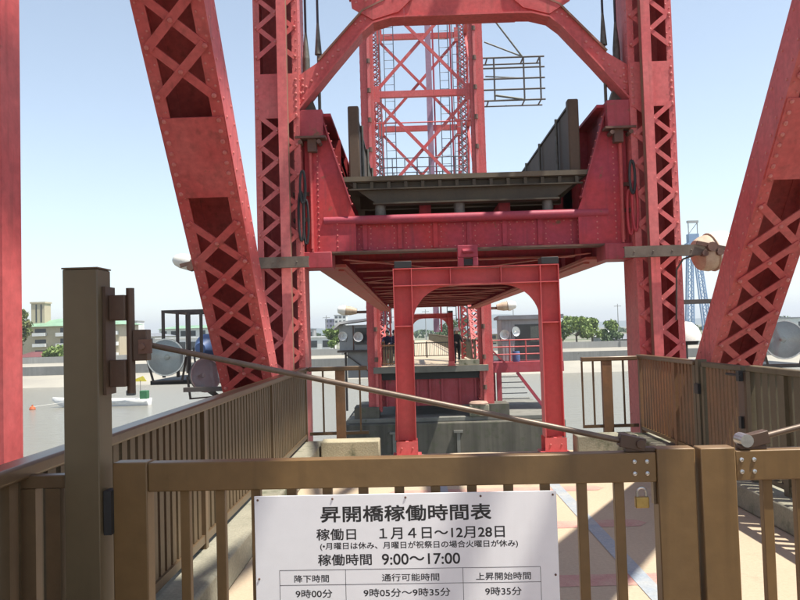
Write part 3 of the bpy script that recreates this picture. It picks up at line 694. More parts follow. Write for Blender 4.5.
# ------------------------------------------------------------------ gate posts and gate leaves
def gatepost(x0, label, q):
    P = thing('gate_post', label, 'post', (x0 + .06, 2.74, 0), group='tall square brown posts that carry the gate leaves')
    MB().box(x0, x0 + .122, 2.68, 2.80, 0, 1.80).build('shaft', 'bronze_post', P, bevel=.004)
    MB().box(x0 - .002, x0 + .124, 2.678, 2.802, 1.801, 1.806).build('cap', 'bronze_d', P)
    xi = x0 + .122 if q > 0 else x0
    X = lambda d: xi + q * d
    def bx(a, b, *r): return MB().box(min(X(a), X(b)), max(X(a), X(b)), *r)
    h = bx(.001, .012, 2.72, 2.81, 1.36, 1.74).build('hinge_plate', 'brownsteel', P)
    for z0, z1 in ((1.62, 1.71), (1.385, 1.48)): bx(.0125, .07, 2.745, 2.80, z0, z1).build('hinge_bracket', 'brownsteel', h, bevel=.003)
    MB().cyl((X(.08), 2.775, 1.36), (X(.08), 2.775, 1.735), .0145, n=12).build('hinge_pin', 'brownsteel', h)
    f = bx(.095, .145, 2.75, 2.80, 1.475, 1.585).build('rod_clevis', 'brownsteel', h, bevel=.003)
    mb = bx(.12, .165, 2.735, 2.749, 1.50, 1.55); mb.cyl((X(.135), 2.72, 1.525), (X(.135), 2.81, 1.525), .011, n=8); mb.build('clevis_bolt', 'rust', f)
    bx(.004, .03, 2.70, 2.76, .88, 1.03).build('lower_hinge', 'dark', P)
    # filler piece between post and railing
    xo = x0 if q > 0 else x0 + .122
    Y = lambda d: xo - q * d
    def by(a, b, *r): return MB().box(min(Y(a), Y(b)), max(Y(a), Y(b)), *r)
    fl = by(.001, .20, 2.70, 2.745, 1.045, 1.09).build('infill_rail', 'bronze_d', P, bevel=.003)
    by(.11, .20, 2.70, 2.745, .1, 1.044).build('infill_upright', 'bronze_d', fl); by(.025, .075, 2.70, 2.745, .1, 1.044).build('infill_upright', 'bronze_d', fl)
gatepost(-1.206, 'tall square brown gate post with hinge bracket standing left of the sign', 1)
gatepost(2.99, 'tall square brown gate post at the far right end of the closed gate', -1)
GR = R(-1.75)
def rods(mb, A, B): mb.cyl(A, B, .0102, n=12)
def leaf(name, label, loc, rz, W, flip):
    Gt = thing(name, label, 'gate', loc, rz, 'brown metal gate leaves across the walkway')
    f = (lambda x: x) if not flip else (lambda x: x)
    wa, wb = (.122, .128) if not flip else (.118, .122)
    MB().box(0, wa, -.035, .035, .06, 1.122 if not flip else 1.13).build('stile', 'bronze', Gt, bevel=.004, local=True)
    MB().box(W - wb, W, -.035, .035, .06, 1.13 if not flip else 1.122).build('stile', 'bronze', Gt, bevel=.004, local=True)
    MB().box(wa + .001, W - wb - .001, -.03, .03, 1.018, 1.118).build('top_rail', 'bronze', Gt, bevel=.004, local=True)
    MB().box(wa + .001, W - wb - .001, -.025, .025, .1, .2).build('bottom_rail', 'bronze', Gt, bevel=.004, local=True)
    n = 13 if not flip else 15
    for i in range(n):
        x = wa + (W - wa - wb) * (i + 1) / (n + 1)
        MB().box(x - .0165, x + .0165, -.014, .016, .201, 1.017).build('bar', 'bronze', Gt, bevel=.002, local=True)
    xb = (W - wb - .055) if not flip else (wa + .04)
    mb = MB()
    for dx in (-.02, .022):
        for z in (1.048, 1.088): mb.rivet((xb + dx, -.03, z), (0, -1, 0), .0085, 10)
    mb.build('bolt', 'bolt', Gt, local=True)
    return Gt
gl = leaf('gate_leaf', 'closed brown barred gate leaf carrying the white timetable sign', (-1.057, 2.762, 0), GR, 2.003, False)
mb = MB(); rods(mb, (.095, .02, 1.535), (1.80, .0, 1.148)); mb.build('stay_rod', 'rod', gl, local=True)
mb = MB(); mb.obox((1.80, 0, 1.150), V((.042, 0, -.0095)), V((0, .024, 0)), V((.004, 0, .021))); mb.box(1.775, 1.875, -.02, .02, 1.119, 1.133); mb.cyl((1.825, -.034, 1.146), (1.825, .034, 1.146), .016, n=10); mb.build('rod_end', 'brownsteel', gl, local=True, bevel=.002)
mb = MB(); mb.box(1.865, 1.874, -.012, .018, .94, 1.017); mb.build('hasp', 'bronze_d', gl, local=True)
gr_ = leaf('gate_leaf', 'closed brown barred gate leaf to the right of the centre gap', (.958, 2.692, 0), 0, 2.01, True)
mb = MB(); rods(mb, (.22, .01, 1.155), (1.91, .04, 1.54)); mb.build('stay_rod', 'rod', gr_, local=True)
mb = MB(); mb.obox((.205, 0, 1.153), V((.034, 0, .008)), V((0, .022, 0)), V((-.004, 0, .021))); mb.box(.14, .23, -.02, .02, 1.119, 1.133); mb.build('rod_end', 'brownsteel', gr_, local=True, bevel=.002)
mb = MB(); mb.cyl((.16, -.032, 1.15), (.16, .032, 1.15), .022, n=14); mb.build('rod_pin', 'bolt', gr_, local=True)
# padlock hanging under the top rail
pl = thing('padlock', 'small brass padlock hanging below the gate rail', 'padlock', (.765, 2.69, .965), GR)
MB().box(-.023, .023, -.011, .011, -.035, .003).build('body', 'brass', pl, bevel=.004, local=True)
mb = MB(); P = [(.015 * math.cos(a), 0, .018 + .015 * math.sin(a)) for a in [math.pi * i / 8 for i in range(9)]]; P = [(.015, 0, .003)] + P + [(-.015, 0, .003)]
for i in range(len(P) - 1): mb.cyl(P[i], P[i + 1], .0042, n=8)
mb.build('shackle', 'bolt', pl, local=True)

# ------------------------------------------------------------------ timetable sign
sn = thing('timetable_sign', 'white Japanese timetable board fixed to the gate bars', 'sign', (-.558, 2.7, 0), GR)
SW, ST, SB = 1.03, 1.0, .22
MB().box(0, SW, -.003, .003, SB, ST).build('board', 'signw', sn, local=True, bevel=.0012)
mb = MB()
for x in (.012, .27, .52, .775, SW - .012): mb.rivet((x, -.003, ST - .013), (0, -1, 0), .0045, 8)
for x in (.012, SW - .012):
    for z in (.72, .45): mb.rivet((x, -.003, z), (0, -1, 0), .0045, 8)
mb.build('screw', 'rust', sn, local=True)
K = SW / 299.0
def lettering(txt, x0, x1, y0, y1, bold=0.0):
    c = bpy.data.curves.new('lettering', 'FONT'); c.body = txt; c.size = 1; c.resolution_u = 6
    o = bpy.data.objects.new('lettering_tmp', c); COL.objects.link(o)
    dg = bpy.context.evaluated_depsgraph_get(); me = bpy.data.meshes.new_from_object(o.evaluated_get(dg))
    bpy.data.objects.remove(o); bpy.data.curves.remove(c)
    xs = [v.co.x for v in me.vertices]; yy = [v.co.y for v in me.vertices]
    ax, bx_, ay, by_ = min(xs), max(xs), min(yy), max(yy)
    e = bold * (y1 - y0) * K                    # stroke weight: the outline laid down again a hair aside
    X0, X1, Z1, Z0 = (x0 - 256) * K + e, (x1 - 256) * K - e, ST - y0 * K - e, ST - y1 * K + e
    mb = MB(); F_ = [tuple(p.vertices) for p in me.polygons]
    for n_, (dx, dz) in enumerate(((0, 0), (-e, -e), (e, -e), (-e, e), (e, e)) if bold else ((0, 0),)):
        mb.add([(X0 + (v.co.x - ax) / (bx_ - ax) * (X1 - X0) + dx, -.00315 - n_ * .00003, Z0 + (v.co.y - ay) / (by_ - ay) * (Z1 - Z0) + dz) for v in me.vertices], F_)
    bpy.data.meshes.remove(me)
    mb.build('lettering', 'ink', sn, local=True, recalc=False, smooth=False)
lettering('昇開橋稼働時間表', 322, 491, 11.0, 27.0, .022)
lettering('稼働日', 317.5, 357, 33.0, 44.5, .016)
lettering('１月４日～12月28日', 380, 503.5, 33.0, 44.5, .016)
lettering('(•月曜日は休み、月曜日が祝祭日の場合火曜日が休み)', 321, 516, 46.6, 54.6, .014)
lettering('稼働時間', 318.5, 372, 58.0, 69.3, .016)
lettering('9:00～17:00', 382, 459, 58.5, 69.3, .016)
lettering('降下時間', 294.5, 329, 78.0, 85.4, .012)
lettering('通行可能時間', 381.5, 438, 78.0, 85.4, .012)
lettering('上昇開始時間', 474, 527.5, 78.0, 85.4, .012)
lettering('9時00分', 295.5, 332, 92.2, 100.4, .012)
lettering('9時05分～9時35分', 363, 448.5, 92.2, 100.4, .012)
lettering('9時35分', 482.5, 518, 92.2, 100.4, .012)
lettering('10時00分', 293, 334, 105.6, 113.8, .012)
lettering('10時05分～10時35分', 359, 452.5, 105.6, 113.8, .012)
lettering('10時35分', 480, 520.5, 105.6, 113.8, .012)
mb = MB()
def ln(xa, xb, ya, yb): mb.box((xa - 256) * K, (xb - 256) * K, -.0033, -.00305, ST - yb * K, ST - ya * K)
for y in (73.2, 87.8): ln(280, 537, y - .22, y + .22)
ln(280, 537, 219.8, 220.2)
for x in (280, 345.6, 461.3, 537): ln(x - .22, x + .22, 73.5, 219.9)
mb.build('table_lines', 'ink', sn, local=True)

# ------------------------------------------------------------------ lamps
def dish(label, c, r, aim, group=None, name='searchlight', lens=True, housing='frame'):
    d = V(aim).normalized(); c = V(c)
    L = thing(name, label, 'lamp', c, group=group)
    MB().lathe([(r, 0), (r * .92, -.02), (r * .78, -.09 * r / .25), (r * .5, -.16 * r / .25), (r * .22, -.20 * r / .25), (.001, -.205 * r / .25)], c, d, 28).build('reflector', 'mirror', L, recalc=False)
    MB().lathe([(r * 1.03, .012), (r * 1.06, 0), (r * 1.03, -.03), (r * .85, -.12 * r / .25), (r * .45, -.26 * r / .25), (.001, -.27 * r / .25)], c, d, 28).build('housing', housing, L, recalc=False)
    MB().lathe([(r * .98, .012), (r * 1.05, .012), (r * 1.05, .02), (r * .98, .02), (r * .98, .012)], c, d, 28).build('rim', 'bolt', L)
    b = MB(); b.lathe([(.001, .0), (r * .12, -.01), (r * .17, -.05), (r * .1, -.1), (r * .08, -.19 * r / .25)], c - d * .03, d, 14); b.build('bulb', 'white', L)
    if lens: MB().lathe([(r * .98, .014), (r * .6, .024), (.001, .03), (.001, .026), (r * .6, .02), (r * .98, .01)], c, d, 28).build('lens', 'glass', L)
    yk = MB(); side = d.cross(V((0, 0, 1))).normalized()
    for q in (-1, 1): yk.bar(c + side * q * r * 1.1 - d * .05, c + side * q * r * .8 - d * .1 + V((0, 0, -r * 1.35)), .03, .012)
    yk.bar(c - side * r * .85 - d * .1 + V((0, 0, -r * 1.35)), c + side * r * .85 - d * .1 + V((0, 0, -r * 1.35)), .03, .02, (0, 1, 0)); yk.build('yoke', 'frame', L)
    return L
dish('big round searchlight with glass front on the platform left of the near tower', (-3.47, 10.95, 1.29), .25, (.1, -1, .02))
dish('half hidden tilted searchlight behind the left inclined strut', (-2.93, 11.0, 1.02), .23, (.75, -.75, .1))
dish('big round searchlight with glass front right of the near tower', (5.20, 11.0, 1.29), .26, (-.25, -1, .03))
dish('small blue backed searchlight behind the left platform frame', (-3.25, 12.35, 1.4), .2, (.3, 1, .1), housing='blue')
def plat(label, x0, x1, bars, z0, z1, y):
    P = thing('lamp_platform', label, 'platform', ((x0 + x1) / 2, y, z0), group='steel lamp platforms beside the near tower')
    mb = MB()
    mb.box(x0, x1, y - .02, y + .02, z1 - .04, z1)
    for x in bars: mb.box(x - .02, x + .02, y - .0195, y + .0195, z0, z1 - .041)
    mb.box(x0, x1, y + 1.2, y + 1.24, z1 - .04, z1); mb.box(x0, x0 + .04, y + .021, y + 1.199, z1 - .04, z1)
    mb.box(x0, x0 + .04, y + 1.2, y + 1.24, z0, z1 - .041)
    mb.build('guard_frame', 'frame', P)
    mb = MB(); mb.box(x0 - .1, x1 + .4, y - .25, y + 1.3, z0 - .09, z0 - .03); mb.build('floor_plate', 'dark', P)
    xe = -2.02 if x0 < 0 else 3.59
    xm = (x0 + x1) / 2
    mb = MB(); mb.bar((xm, y, z0 - .12), (xe, 10.6, z0 - .7), .06, .06, (0, 1, 0)); mb.box(min(xm, xe), max(xm, xe), 10.55, 10.65, z0 - .16, z0 - .1); mb.build('support_arm', 'frame', P)
    return P
plat('brown steel lamp platform with upright bars left of the near tower', -3.68, -2.55, (-3.66, -3.45, -3.28, -3.1, -2.9, -2.7), .98, 1.97, 11.45)
plat('brown steel lamp platform with a low guard frame right of the near tower', 4.15, 5.6, (4.75, 5.55), .92, 1.93, 12.4)
D = thing('dome_lamp', 'white domed lamp housing between the right column and the inclined strut', 'lamp', (4.33, 12.5, 1.02))
MB().lathe([(.27, 1.28 - 1.02), (.265, .33), (.22, .46), (.13, .55), (.001, .58)], (4.33, 12.5, 1.02), (0, 0, 1), 22).build('dome', 'white', D)
MB().lathe([(.001, .2), (.2, .2), (.22, .255), (.001, .256)], (4.33, 12.5, 1.02), (0, 0, 1), 22).build('base', 'dark', D)
MB().cyl((4.33, 12.5, .9), (4.33, 12.5, 1.22), .05, n=10).build('stem', 'frame', D)
def flood(label, x, y, z, q, r, ln_, arm0, yaw=0.0):
    F = thing('floodlight', label, 'floodlight', (x, y, z))
    ax = V((q, .12, .22)).normalized(); c = V((x, y, z))
    MB().lathe([(.001, -.5 * ln_), (r * .5, -.5 * ln_), (r * .85, -.42 * ln_), (r, -.25 * ln_), (r, -.05 * ln_)], c, ax, 24).build('body', 'dirty', F)
    MB().lathe([(r * 1.03, -.049 * ln_), (r * 1.06, .15 * ln_), (r * .98, .38 * ln_), (r * .75, .52 * ln_), (r * .4, .6 * ln_), (.001, .62 * ln_)], c, ax, 24).build('cap', 'white', F)
    mb = MB(); mb.lathe([(r * 1.02, -.09 * ln_), (r * 1.09, -.08 * ln_), (r * 1.09, -.055 * ln_), (r * 1.02, -.0545 * ln_)], c, ax, 24); mb.build('ring', 'dirty', F)
    # lumpy clamp and arm
    mb = MB(); A = V((arm0, 10.06, 2.5)); B = V((x - q * .05, y - r - .03, 2.5))
    z0 = 2.44; mb.box(min(arm0, x), max(arm0, x), 9.98, 9.995, 2.42, 2.56); mb.box(min(arm0, x), max(arm0, x), 9.9955, 10.06, 2.545, 2.56); mb.box(min(arm0, x), max(arm0, x), 9.9955, 10.06, 2.42, 2.435)
    for i in range(5): mb.rivet((arm0 + (x - arm0) * (i + .5) / 5, 9.98, 2.49), (0, -1, 0), .012)
    a = mb.build('bracket_arm', 'chan', F)
    mb = MB(); mb.cyl((x - q * .12, 9.9, 2.52), (x - q * .12, 10.2, 2.52), .06, n=10); mb.cyl((x - q * .2, 9.93, 2.44), (x - q * .2, 10.1, 2.44), .04, n=8); mb.bar((x - q * .3, 9.96, 2.58), (x + q * .12, 9.95, 2.48), .05, .02, (0, 0, 1)); mb.cyl((x - q * .02, 9.9, 2.45), (x - q * .02, 10.0, 2.45), .045, n=8); mb.build('clamp', 'rust', a)
    mb = MB(); P = [V((x - q * .3, 10.02, 2.43)), V((x - q * .45, 10.05, 2.38)), V((x - q * .52, 10.1, 2.25)), V((x - q * .5, 10.25, 1.6))]
    for i in range(3): mb.cyl(P[i], P[i + 1], .012, n=6)
    mb.build('wire', 'frame', a)
flood('big cream floodlight drum on a brown arm right of the near tower', 3.96, 10.2, 2.48, 1, .235, .52, 2.75)
flood('pale floodlight drum half hidden behind the left inclined strut', -2.83, 10.2, 2.53, -1, .1, .5, -1.3)

# ------------------------------------------------------------------ far pier, far walkway, huts
PF = thing('bridge_pier', 'dark stained concrete pier under the far tower', 'pier', (AX, 38, -7))
MB().box(-3.15, 6.6, 34.3, 44, -7.5, -2.45).build('shaft', 'pier', PF, bevel=.06)
MB().box(-2.9, 6.4, 34.6, 43.5, -2.449, -2.25).build('cap', 'edge', PF, bevel=.03)
for x in (-2.1, 3.67): MB().box(x - .55, x + .55, 34.75, 36.2, -2.249, -1.75).build('bearing_plinth', 'pier', PF)
for x in (-.9, 1.9):
    mb = MB(); mb.box(x - .07, x + .07, 34.2, 34.299, -4.6, -2.9); mb.box(x - .2, x + .2, 34.15, 34.299, -2.9, -2.8); mb.build('bracket', 'edge', PF)
struct(MB().box(-1.75, 3.35, 34.65, 45, -.27, 0).build('walkway', 'edge'))
struct(MB().box(-1.7, 3.3, 34.67, 45, .001, .004).build('walkway_coat', 'floor'))
struct(MB().box(-1.75, 3.35, 45.02, 137, -.27, 0).build('walkway', 'floor'))
fs = thing('approach_span', 'red plate girders carrying the far walkway on the pier', 'girder', (AX, 36, -.3))
mb = MB(); mb.box(-1.75, 3.3, 35.4, 35.42, -1.8, -.6)
for x in (-1.2, -.4, .2, .75, 1.3, 2.1, 2.8): mb.box(x - .04, x + .04, 35.3, 35.399, -1.8, -.6)
mb.build('end_girder', 'red_old', fs); MB().box(-1.7, 3.25, 35.2, 35.39, -.599, -.275).build('gap_shade_strip', 'dark', fs)  # dark strip added to stand for the shade in the gap under the deck
for x in (-1.2, 2.6): MB().box(x - .15, x + .15, 35.43, 137, -1.5, -.28).build('side_girder', 'red_old', fs)
tag(MB().box(2.05, 2.95, 34.7, 34.95, .005, .24).build('concrete_block', 'kerb', bevel=.01), 'mossy concrete block at the far walkway end beside the right far column', 'block')
pd = thing('stone_pedestal', 'squat pedestal with a pale stone top below the right far column', 'pedestal', (2.85, 34.85, -2.25))
MB().box(2.45, 3.3, 34.5, 35.1, -2.245, -1.75).build('base', 'kerb', pd, bevel=.02); MB().lathe([(.42, 0), (.43, .06), (.34, .14), (.001, .16)], (2.87, 34.8, -1.749), (0, 0, 1), 18).build('top', 'stone', pd)
def farrail(label, x):
    o = thing('railing', label, 'railing', (x, 40, 0))
    MB().box(x - .04, x + .04, 35.8, 136, 1.06, 1.12).build('top_rail', 'slat', o); MB().box(x - .03, x + .03, 35.8, 136, .1, .15).build('bottom_rail', 'slat', o)
    mb = MB(); slats(mb, x, 35.8, 46, .151, 1.059, .2, .07, .03); mb.build('slat_panel', 'slat_olive', o)
    mb = MB(); slats(mb, x, 46, 136, .151, 1.059, .5, .05, .03); mb.build('slat_panel', 'slat_olive', o)
farrail('slatted railing on the left side of the far walkway', -1.35); farrail('slatted railing on the right side of the far walkway', 2.9)
fg = thing('barrier_fence', 'low black picket barrier across the far walkway', 'fence', (.9, 46, 0))
MB().box(-.35, 2.2, 45.98, 46.02, .84, .9).build('top_rail', 'dark', fg); MB().box(-.35, 2.2, 45.98, 46.02, .08, .13).build('bottom_rail', 'dark', fg)
mb = MB()
for i in range(24): x = -.33 + i * .11; mb.box(x - .012, x + .012, 45.99, 46.01, .131, .839)
mb.build('pickets', 'dark', fg)
for x in (-.35, .85, 2.2): MB().box(x - .04, x + .04, 45.95, 46.05, 0, .95).build('post', 'dark', fg)
ef = thing('end_fence', 'low olive picket fence in front of the two people on the far walkway', 'railing', (-.8, 35.3, 0))
MB().box(-1.35, -.28, 35.26, 35.34, .92, .98).build('top_rail', 'slat', ef); MB().box(-1.35, -.28, 35.27, 35.33, .1, .15).build('bottom_rail', 'slat', ef)
mb = MB()
for i in range(9): mb.box(-1.32 + i * .12, -1.25 + i * .12, 35.285, 35.315, .151, .919)
mb.build('pickets', 'slat_olive', ef)
# right hut on its red platform
pf = thing('service_platform', 'red steel platform with stairs beside the far tower', 'platform', (5.4, 37, -2.3))
mb = MB(); mb.box(3.75, 7.1, 36.9, 40, -.14, -.02); mb.box(3.75, 7.1, 36.88, 36.94, -.5, -.141); mb.box(3.75, 3.85, 36.941, 40, -.5, -.141); mb.box(7.0, 7.1, 36.941, 40, -.5, -.141); mb.build('deck', 'red_old', pf)
for x, y in ((4.05, 37), (6.3, 37), (4.05, 39.8), (6.9, 39.8)): MB().box(x - .11, x + .11, y - .1, y + .1, -2.25, -.501).build('leg', 'red_old', pf)
mb = MB(); mb.bar((4.9, 36.95, -.5), (6.2, 36.95, -2.3), .1, .14, (0, 1, 0)); mb.build('brace', 'red_purple', pf)
mb = MB()
for i in range(7): mb.box(4.2, 5.1 + .1 * i, 37.3, 37.34, -.75 - .26 * i, -.71 - .26 * i)
mb.build('step', 'grey_rail', pf)
mb = MB()
for z in (.35, .7, 1.02): mb.cyl((3.75, 36.95, z), (7.05, 36.95, z), .03, n=6)
for x in (3.78, 4.6, 5.35, 6.2, 7.05): mb.cyl((x, 36.95, 0), (x, 36.95, 1.02), .03, n=6)
mb.build('guard_rail', 'red', pf)
MB().bar((3.75, 36.9, .55), (4.6, 36.9, -.3), .05, .08, (0, 1, 0)).build('brace', 'red_old', pf)
def sheetbox(mb, x0, x1, y0, y1, z0, z1, sp=.16):
    mb.box(x0, x1, y0, y1, z0, z1)
    n = int((x1 - x0) / sp)
    for i in range(n): x = x0 + (i + .5) * (x1 - x0) / n; mb.box(x - .03, x + .03, y0 - .02, y0 - .0005, z0, z1)
h = thing('control_hut', 'grey corrugated control hut on the red platform right of the far tower', 'hut', (5.8, 38.5, 0))
mb = MB(); mb.box(4.35, 7.2, 38.0, 39.9, 0.0, 2.0)
for i in range(18):
    x = 4.42 + i * .16
    if 4.95 < x < 6.35: continue
    mb.box(x - .035, x + .035, 37.98, 37.9995, 0, 2.0)
mb.build('wall', 'sock_grey', h)
MB().prism([(4.2, 37.8, 2.0), (4.2, 40, 2.0), (4.2, 40, 2.12), (4.2, 37.8, 2.2)], (3.15, 0, 0)).build('roof', 'broof', h)
MB().box(5.0, 6.3, 37.97, 37.999, .05, 1.75).build('doorway', 'win', h); MB().box(5.75, 6.22, 37.95, 37.9695, .9, 1.65).build('window', 'glass', h)
bl = thing('barrel', 'small blue barrel on the red platform in front of the hut', 'barrel', (4.95, 37.4, 0)); MB().lathe([(.001, 0), (.16, 0), (.18, .1), (.18, .4), (.16, .5), (.001, .5)], (4.95, 37.4, -.02), (0, 0, 1), 16).build('body', 'blue', bl); MB().lathe([(.05, .5), (.05, .56), (.001, .56)], (4.95, 37.4, -.02), (0, 0, 1), 10).build('cap', 'dark', bl)
h = thing('control_hut', 'pale grey hut with a sloping roof on legs left of the far tower', 'hut', (-2.9, 38.2, 0))
MB().box(-3.5, -1.9, 37.6, 39.4, .75, 1.95).build('wall', 'sock_grey', h); MB().box(-3.15, -2.0, 37.75, 39.2, -.6, .749).build('lower_wall', 'sock_grey', h)
MB().prism([(-3.75, 37.3, 1.75), (-3.45, 37.3, 2.0), (-1.85, 37.3, 2.18), (-1.85, 37.3, 2.28), (-3.5, 37.3, 2.12), (-3.8, 37.3, 1.8)], (0, 2.3, 0)).build('roof', 'bwhite', h)
MB().box(-3.6, -1.85, 37.4, 39.5, .64, .748).build('floor_frame', 'frame', h); MB().box(-2.85, -2.8, 37.56, 37.599, .75, 1.95).build('mullion', 'rust', h); MB().box(-2.75, -2.1, 37.57, 37.599, 1.0, 1.8).build('window', 'win', h)
mb = MB(); mb.box(-3.3, -3.2, 38, 38.1, -2.2, .639); mb.bar((-3.3, 37.7, .6), (-2.0, 37.7, -.4), .05, .05, (0, 1, 0)); mb.build('leg', 'frame', h)
dish('small round lamp with a dark rim left of the grey hut window', (-3.22, 36.3, 1.44), .2, (0, -1, 0), lens=False)
dish('small round silver lamp in front of the grey hut window', (-2.5, 36.3, 1.38), .22, (.1, -1, 0), lens=False)
dish('small silver lamp beside the right far column', (4.32, 36.5, 1.29), .22, (-.1, -1, 0), lens=False)
dish('small white oval lamp in front of the corrugated hut', (4.85, 36.5, 1.42), .22, (.5, -.9, .1), lens=False)
for q, xx, lab in ((1, 4.25, 'white floodlight on an arm beside the right far column'), (-1, -2.85, 'yellowish floodlight on an arm beside the left far column')):
    F = thing('floodlight', lab, 'floodlight', (xx, 35.3, 2.5)); c = V((xx, 35.2, 2.58))
    MB().lathe([(.001, -.4), (.12, -.4), (.2, -.1), (.2, .1)], c, (q, 0, .1), 16).build('body', 'dirty', F); MB().lathe([(.23, .101), (.24, .2), (.15, .45), (.001, .5)], c, (q, 0, .12), 16).build('cap', 'white', F)
    MB().bar((AX + q * 2.75, 35.2, 2.5), (xx, 35.2, 2.5), .1, .12, (0, 1, 0)).build('bracket_arm', 'rust', F)
W_ = thing('arched_shelter', 'white arched roof shelter seen through the distant portal', 'shelter', (.15, 50, 0))
P = [(-.75 + .9 + .55 * math.cos(a) - .5, 1.0 + .62 * math.sin(a)) for a in [math.pi * i / 10 for i in range(11)]]
mb = MB(); mb.prism([(x, 50, z) for x, z in P], (0, 2, 0)); mb.build('roof', 'white', W_); MB().box(-.85, .15, 50.1, 51.9, 0, .999).build('body', 'frame', W_)

# ------------------------------------------------------------------ people on the far walkway
def person(label, x, y, facing, shirt, legs, hat, lean=0.0, armfwd=.3):
    P = thing('person', label, 'person', (x, y, 0.004), facing)
    J = {'pel': (0, 0, .88), 'bel': (0, -.01 - lean * .3, 1.02), 'che': (0, -.03 - lean * .7, 1.22), 'nk': (0, -.02 - lean, 1.37), 'hd0': (0, -.03 - lean, 1.45), 'hd': (0, -.045 - lean, 1.53), 'hd1': (0, -.03 - lean, 1.60)}
    E = [('pel', 'bel'), ('bel', 'che'), ('che', 'nk'), ('nk', 'hd0'), ('hd0', 'hd'), ('hd', 'hd1')]
    Rr = {'pel': (.155, .12), 'bel': (.14, .11), 'che': (.16, .115), 'nk': (.055, .06), 'hd0': (.07, .085), 'hd': (.078, .10), 'hd1': (.06, .08)}
    for s_, q in (('l', -1), ('r', 1)):
        J.update({s_ + 'hip': (q * .09, 0, .82), s_ + 'kn': (q * .1, -.02, .46), s_ + 'an': (q * .1, .02, .09), s_ + 'to': (q * .11, -.12, .035),
                  s_ + 'sh': (q * .17, -.02 - lean, 1.30), s_ + 'el': (q * .22, -.02 - lean - armfwd * .3, 1.04), s_ + 'wr': (q * .17, -.1 - lean - armfwd * .8, .93 + armfwd * .2), s_ + 'ha': (q * .16, -.16 - lean - armfwd * .9, .92 + armfwd * .2)})
        E += [('pel', s_ + 'hip'), (s_ + 'hip', s_ + 'kn'), (s_ + 'kn', s_ + 'an'), (s_ + 'an', s_ + 'to'), ('che', s_ + 'sh'), (s_ + 'sh', s_ + 'el'), (s_ + 'el', s_ + 'wr'), (s_ + 'wr', s_ + 'ha')]
        Rr.update({s_ + 'hip': (.09, .1), s_ + 'kn': (.062, .065), s_ + 'an': (.045, .05), s_ + 'to': (.042, .03), s_ + 'sh': (.07, .07), s_ + 'el': (.045, .045), s_ + 'wr': (.03, .03), s_ + 'ha': (.036, .02)})
        for fi, (dx, dl) in enumerate(((-.024, .07), (-.008, .085), (.008, .08), (.022, .06), (-.036 * q * 1, .035))):
            k = s_ + 'f%d' % fi; h0 = J[s_ + 'ha']; J[k] = (h0[0] + dx, h0[1] - dl * .8, h0[2] - dl * .5); E.append((s_ + 'ha', k)); Rr[k] = (.009, .009)
    names = list(J); me = bpy.data.meshes.new('body'); me.from_pydata([J[n] for n in names], [(names.index(a), names.index(b)) for a, b in E], [])
    o = bpy.data.objects.new('body_tmp', me); COL.objects.link(o)
    o.modifiers.new('skin', 'SKIN'); sd = o.modifiers.new('sub', 'SUBSURF'); sd.levels = sd.render_levels = 2
    bpy.context.view_layer.update()
    for i, n in enumerate(names):
        me.skin_vertices[0].data[i].radius = Rr[n]; me.skin_vertices[0].data[i].use_root = (n == 'pel')
    dg = bpy.context.evaluated_depsgraph_get(); m2 = bpy.data.meshes.new_from_object(o.evaluated_get(dg)); bpy.data.objects.remove(o)
    m2.name = 'body'
    for mm in (M['skin'], M[shirt], M[legs], M['blackcloth']): m2.materials.append(mm)
    for pgn in m2.polygons:
        c = pgn.center; pgn.use_smooth = True
        pgn.material_index = 0 if c.z > 1.385 or (abs(c.x) > .1 and c.y < -.12 - lean - armfwd * .75 and c.z > .7) else 3 if c.z < .09 else 1 if c.z > .86 else 2
    b = bpy.data.objects.new('body', m2); COL.objects.link(b); b.parent = P
    hy = -.035 - lean
    mb = MB(); mb.lathe([(.001, 1.665), (.06, 1.655), (.095, 1.61), (.104, 1.55), (.095, 1.50)], (0, hy + .018, 0), (0, 0, 1), 16); mb.build('hair', 'hair', P, local=True)
    mb = MB()
    for q in (-1, 1): mb.rivet((q * .032, hy - .108, 1.545), (0, -1, 0), .009)
    mb.build('eyes', 'hair', P, local=True)
    mb = MB(); mb.prism([(0, hy - .1, 1.545), (-.014, hy - .1, 1.505), (.014, hy - .1, 1.505)], (0, -.025, 0)); mb.build('nose', 'skin', P, local=True)
    mb = MB(); mb.box(-.022, .022, hy - .112, hy - .1, 1.472, 1.48); mb.build('mouth', 'stone', P, local=True)
    if hat:
        mb = MB(); mb.lathe([(.001, 1.70), (.075, 1.69), (.108, 1.64), (.112, 1.575), (.17, 1.545), (.172, 1.538), (.11, 1.56)], (0, hy + .01, 0), (0, 0, 1), 18); mb.build('hat', 'hat', P, local=True)
    return P
person('person in a pale hat and dark clothes standing by the distant portal', 2.06, 36.2, R(15), 'blackcloth', 'blackcloth', True, 0, .35)
person('person in dark navy clothes nearer the left far column', -1.12, 36.6, R(-10), 'navy', 'trouser', False, .12, .5)
person('person in dark clothes standing just behind the portal leg', -.86, 36.9, R(20), 'navy', 'navy', False, .08, .4)

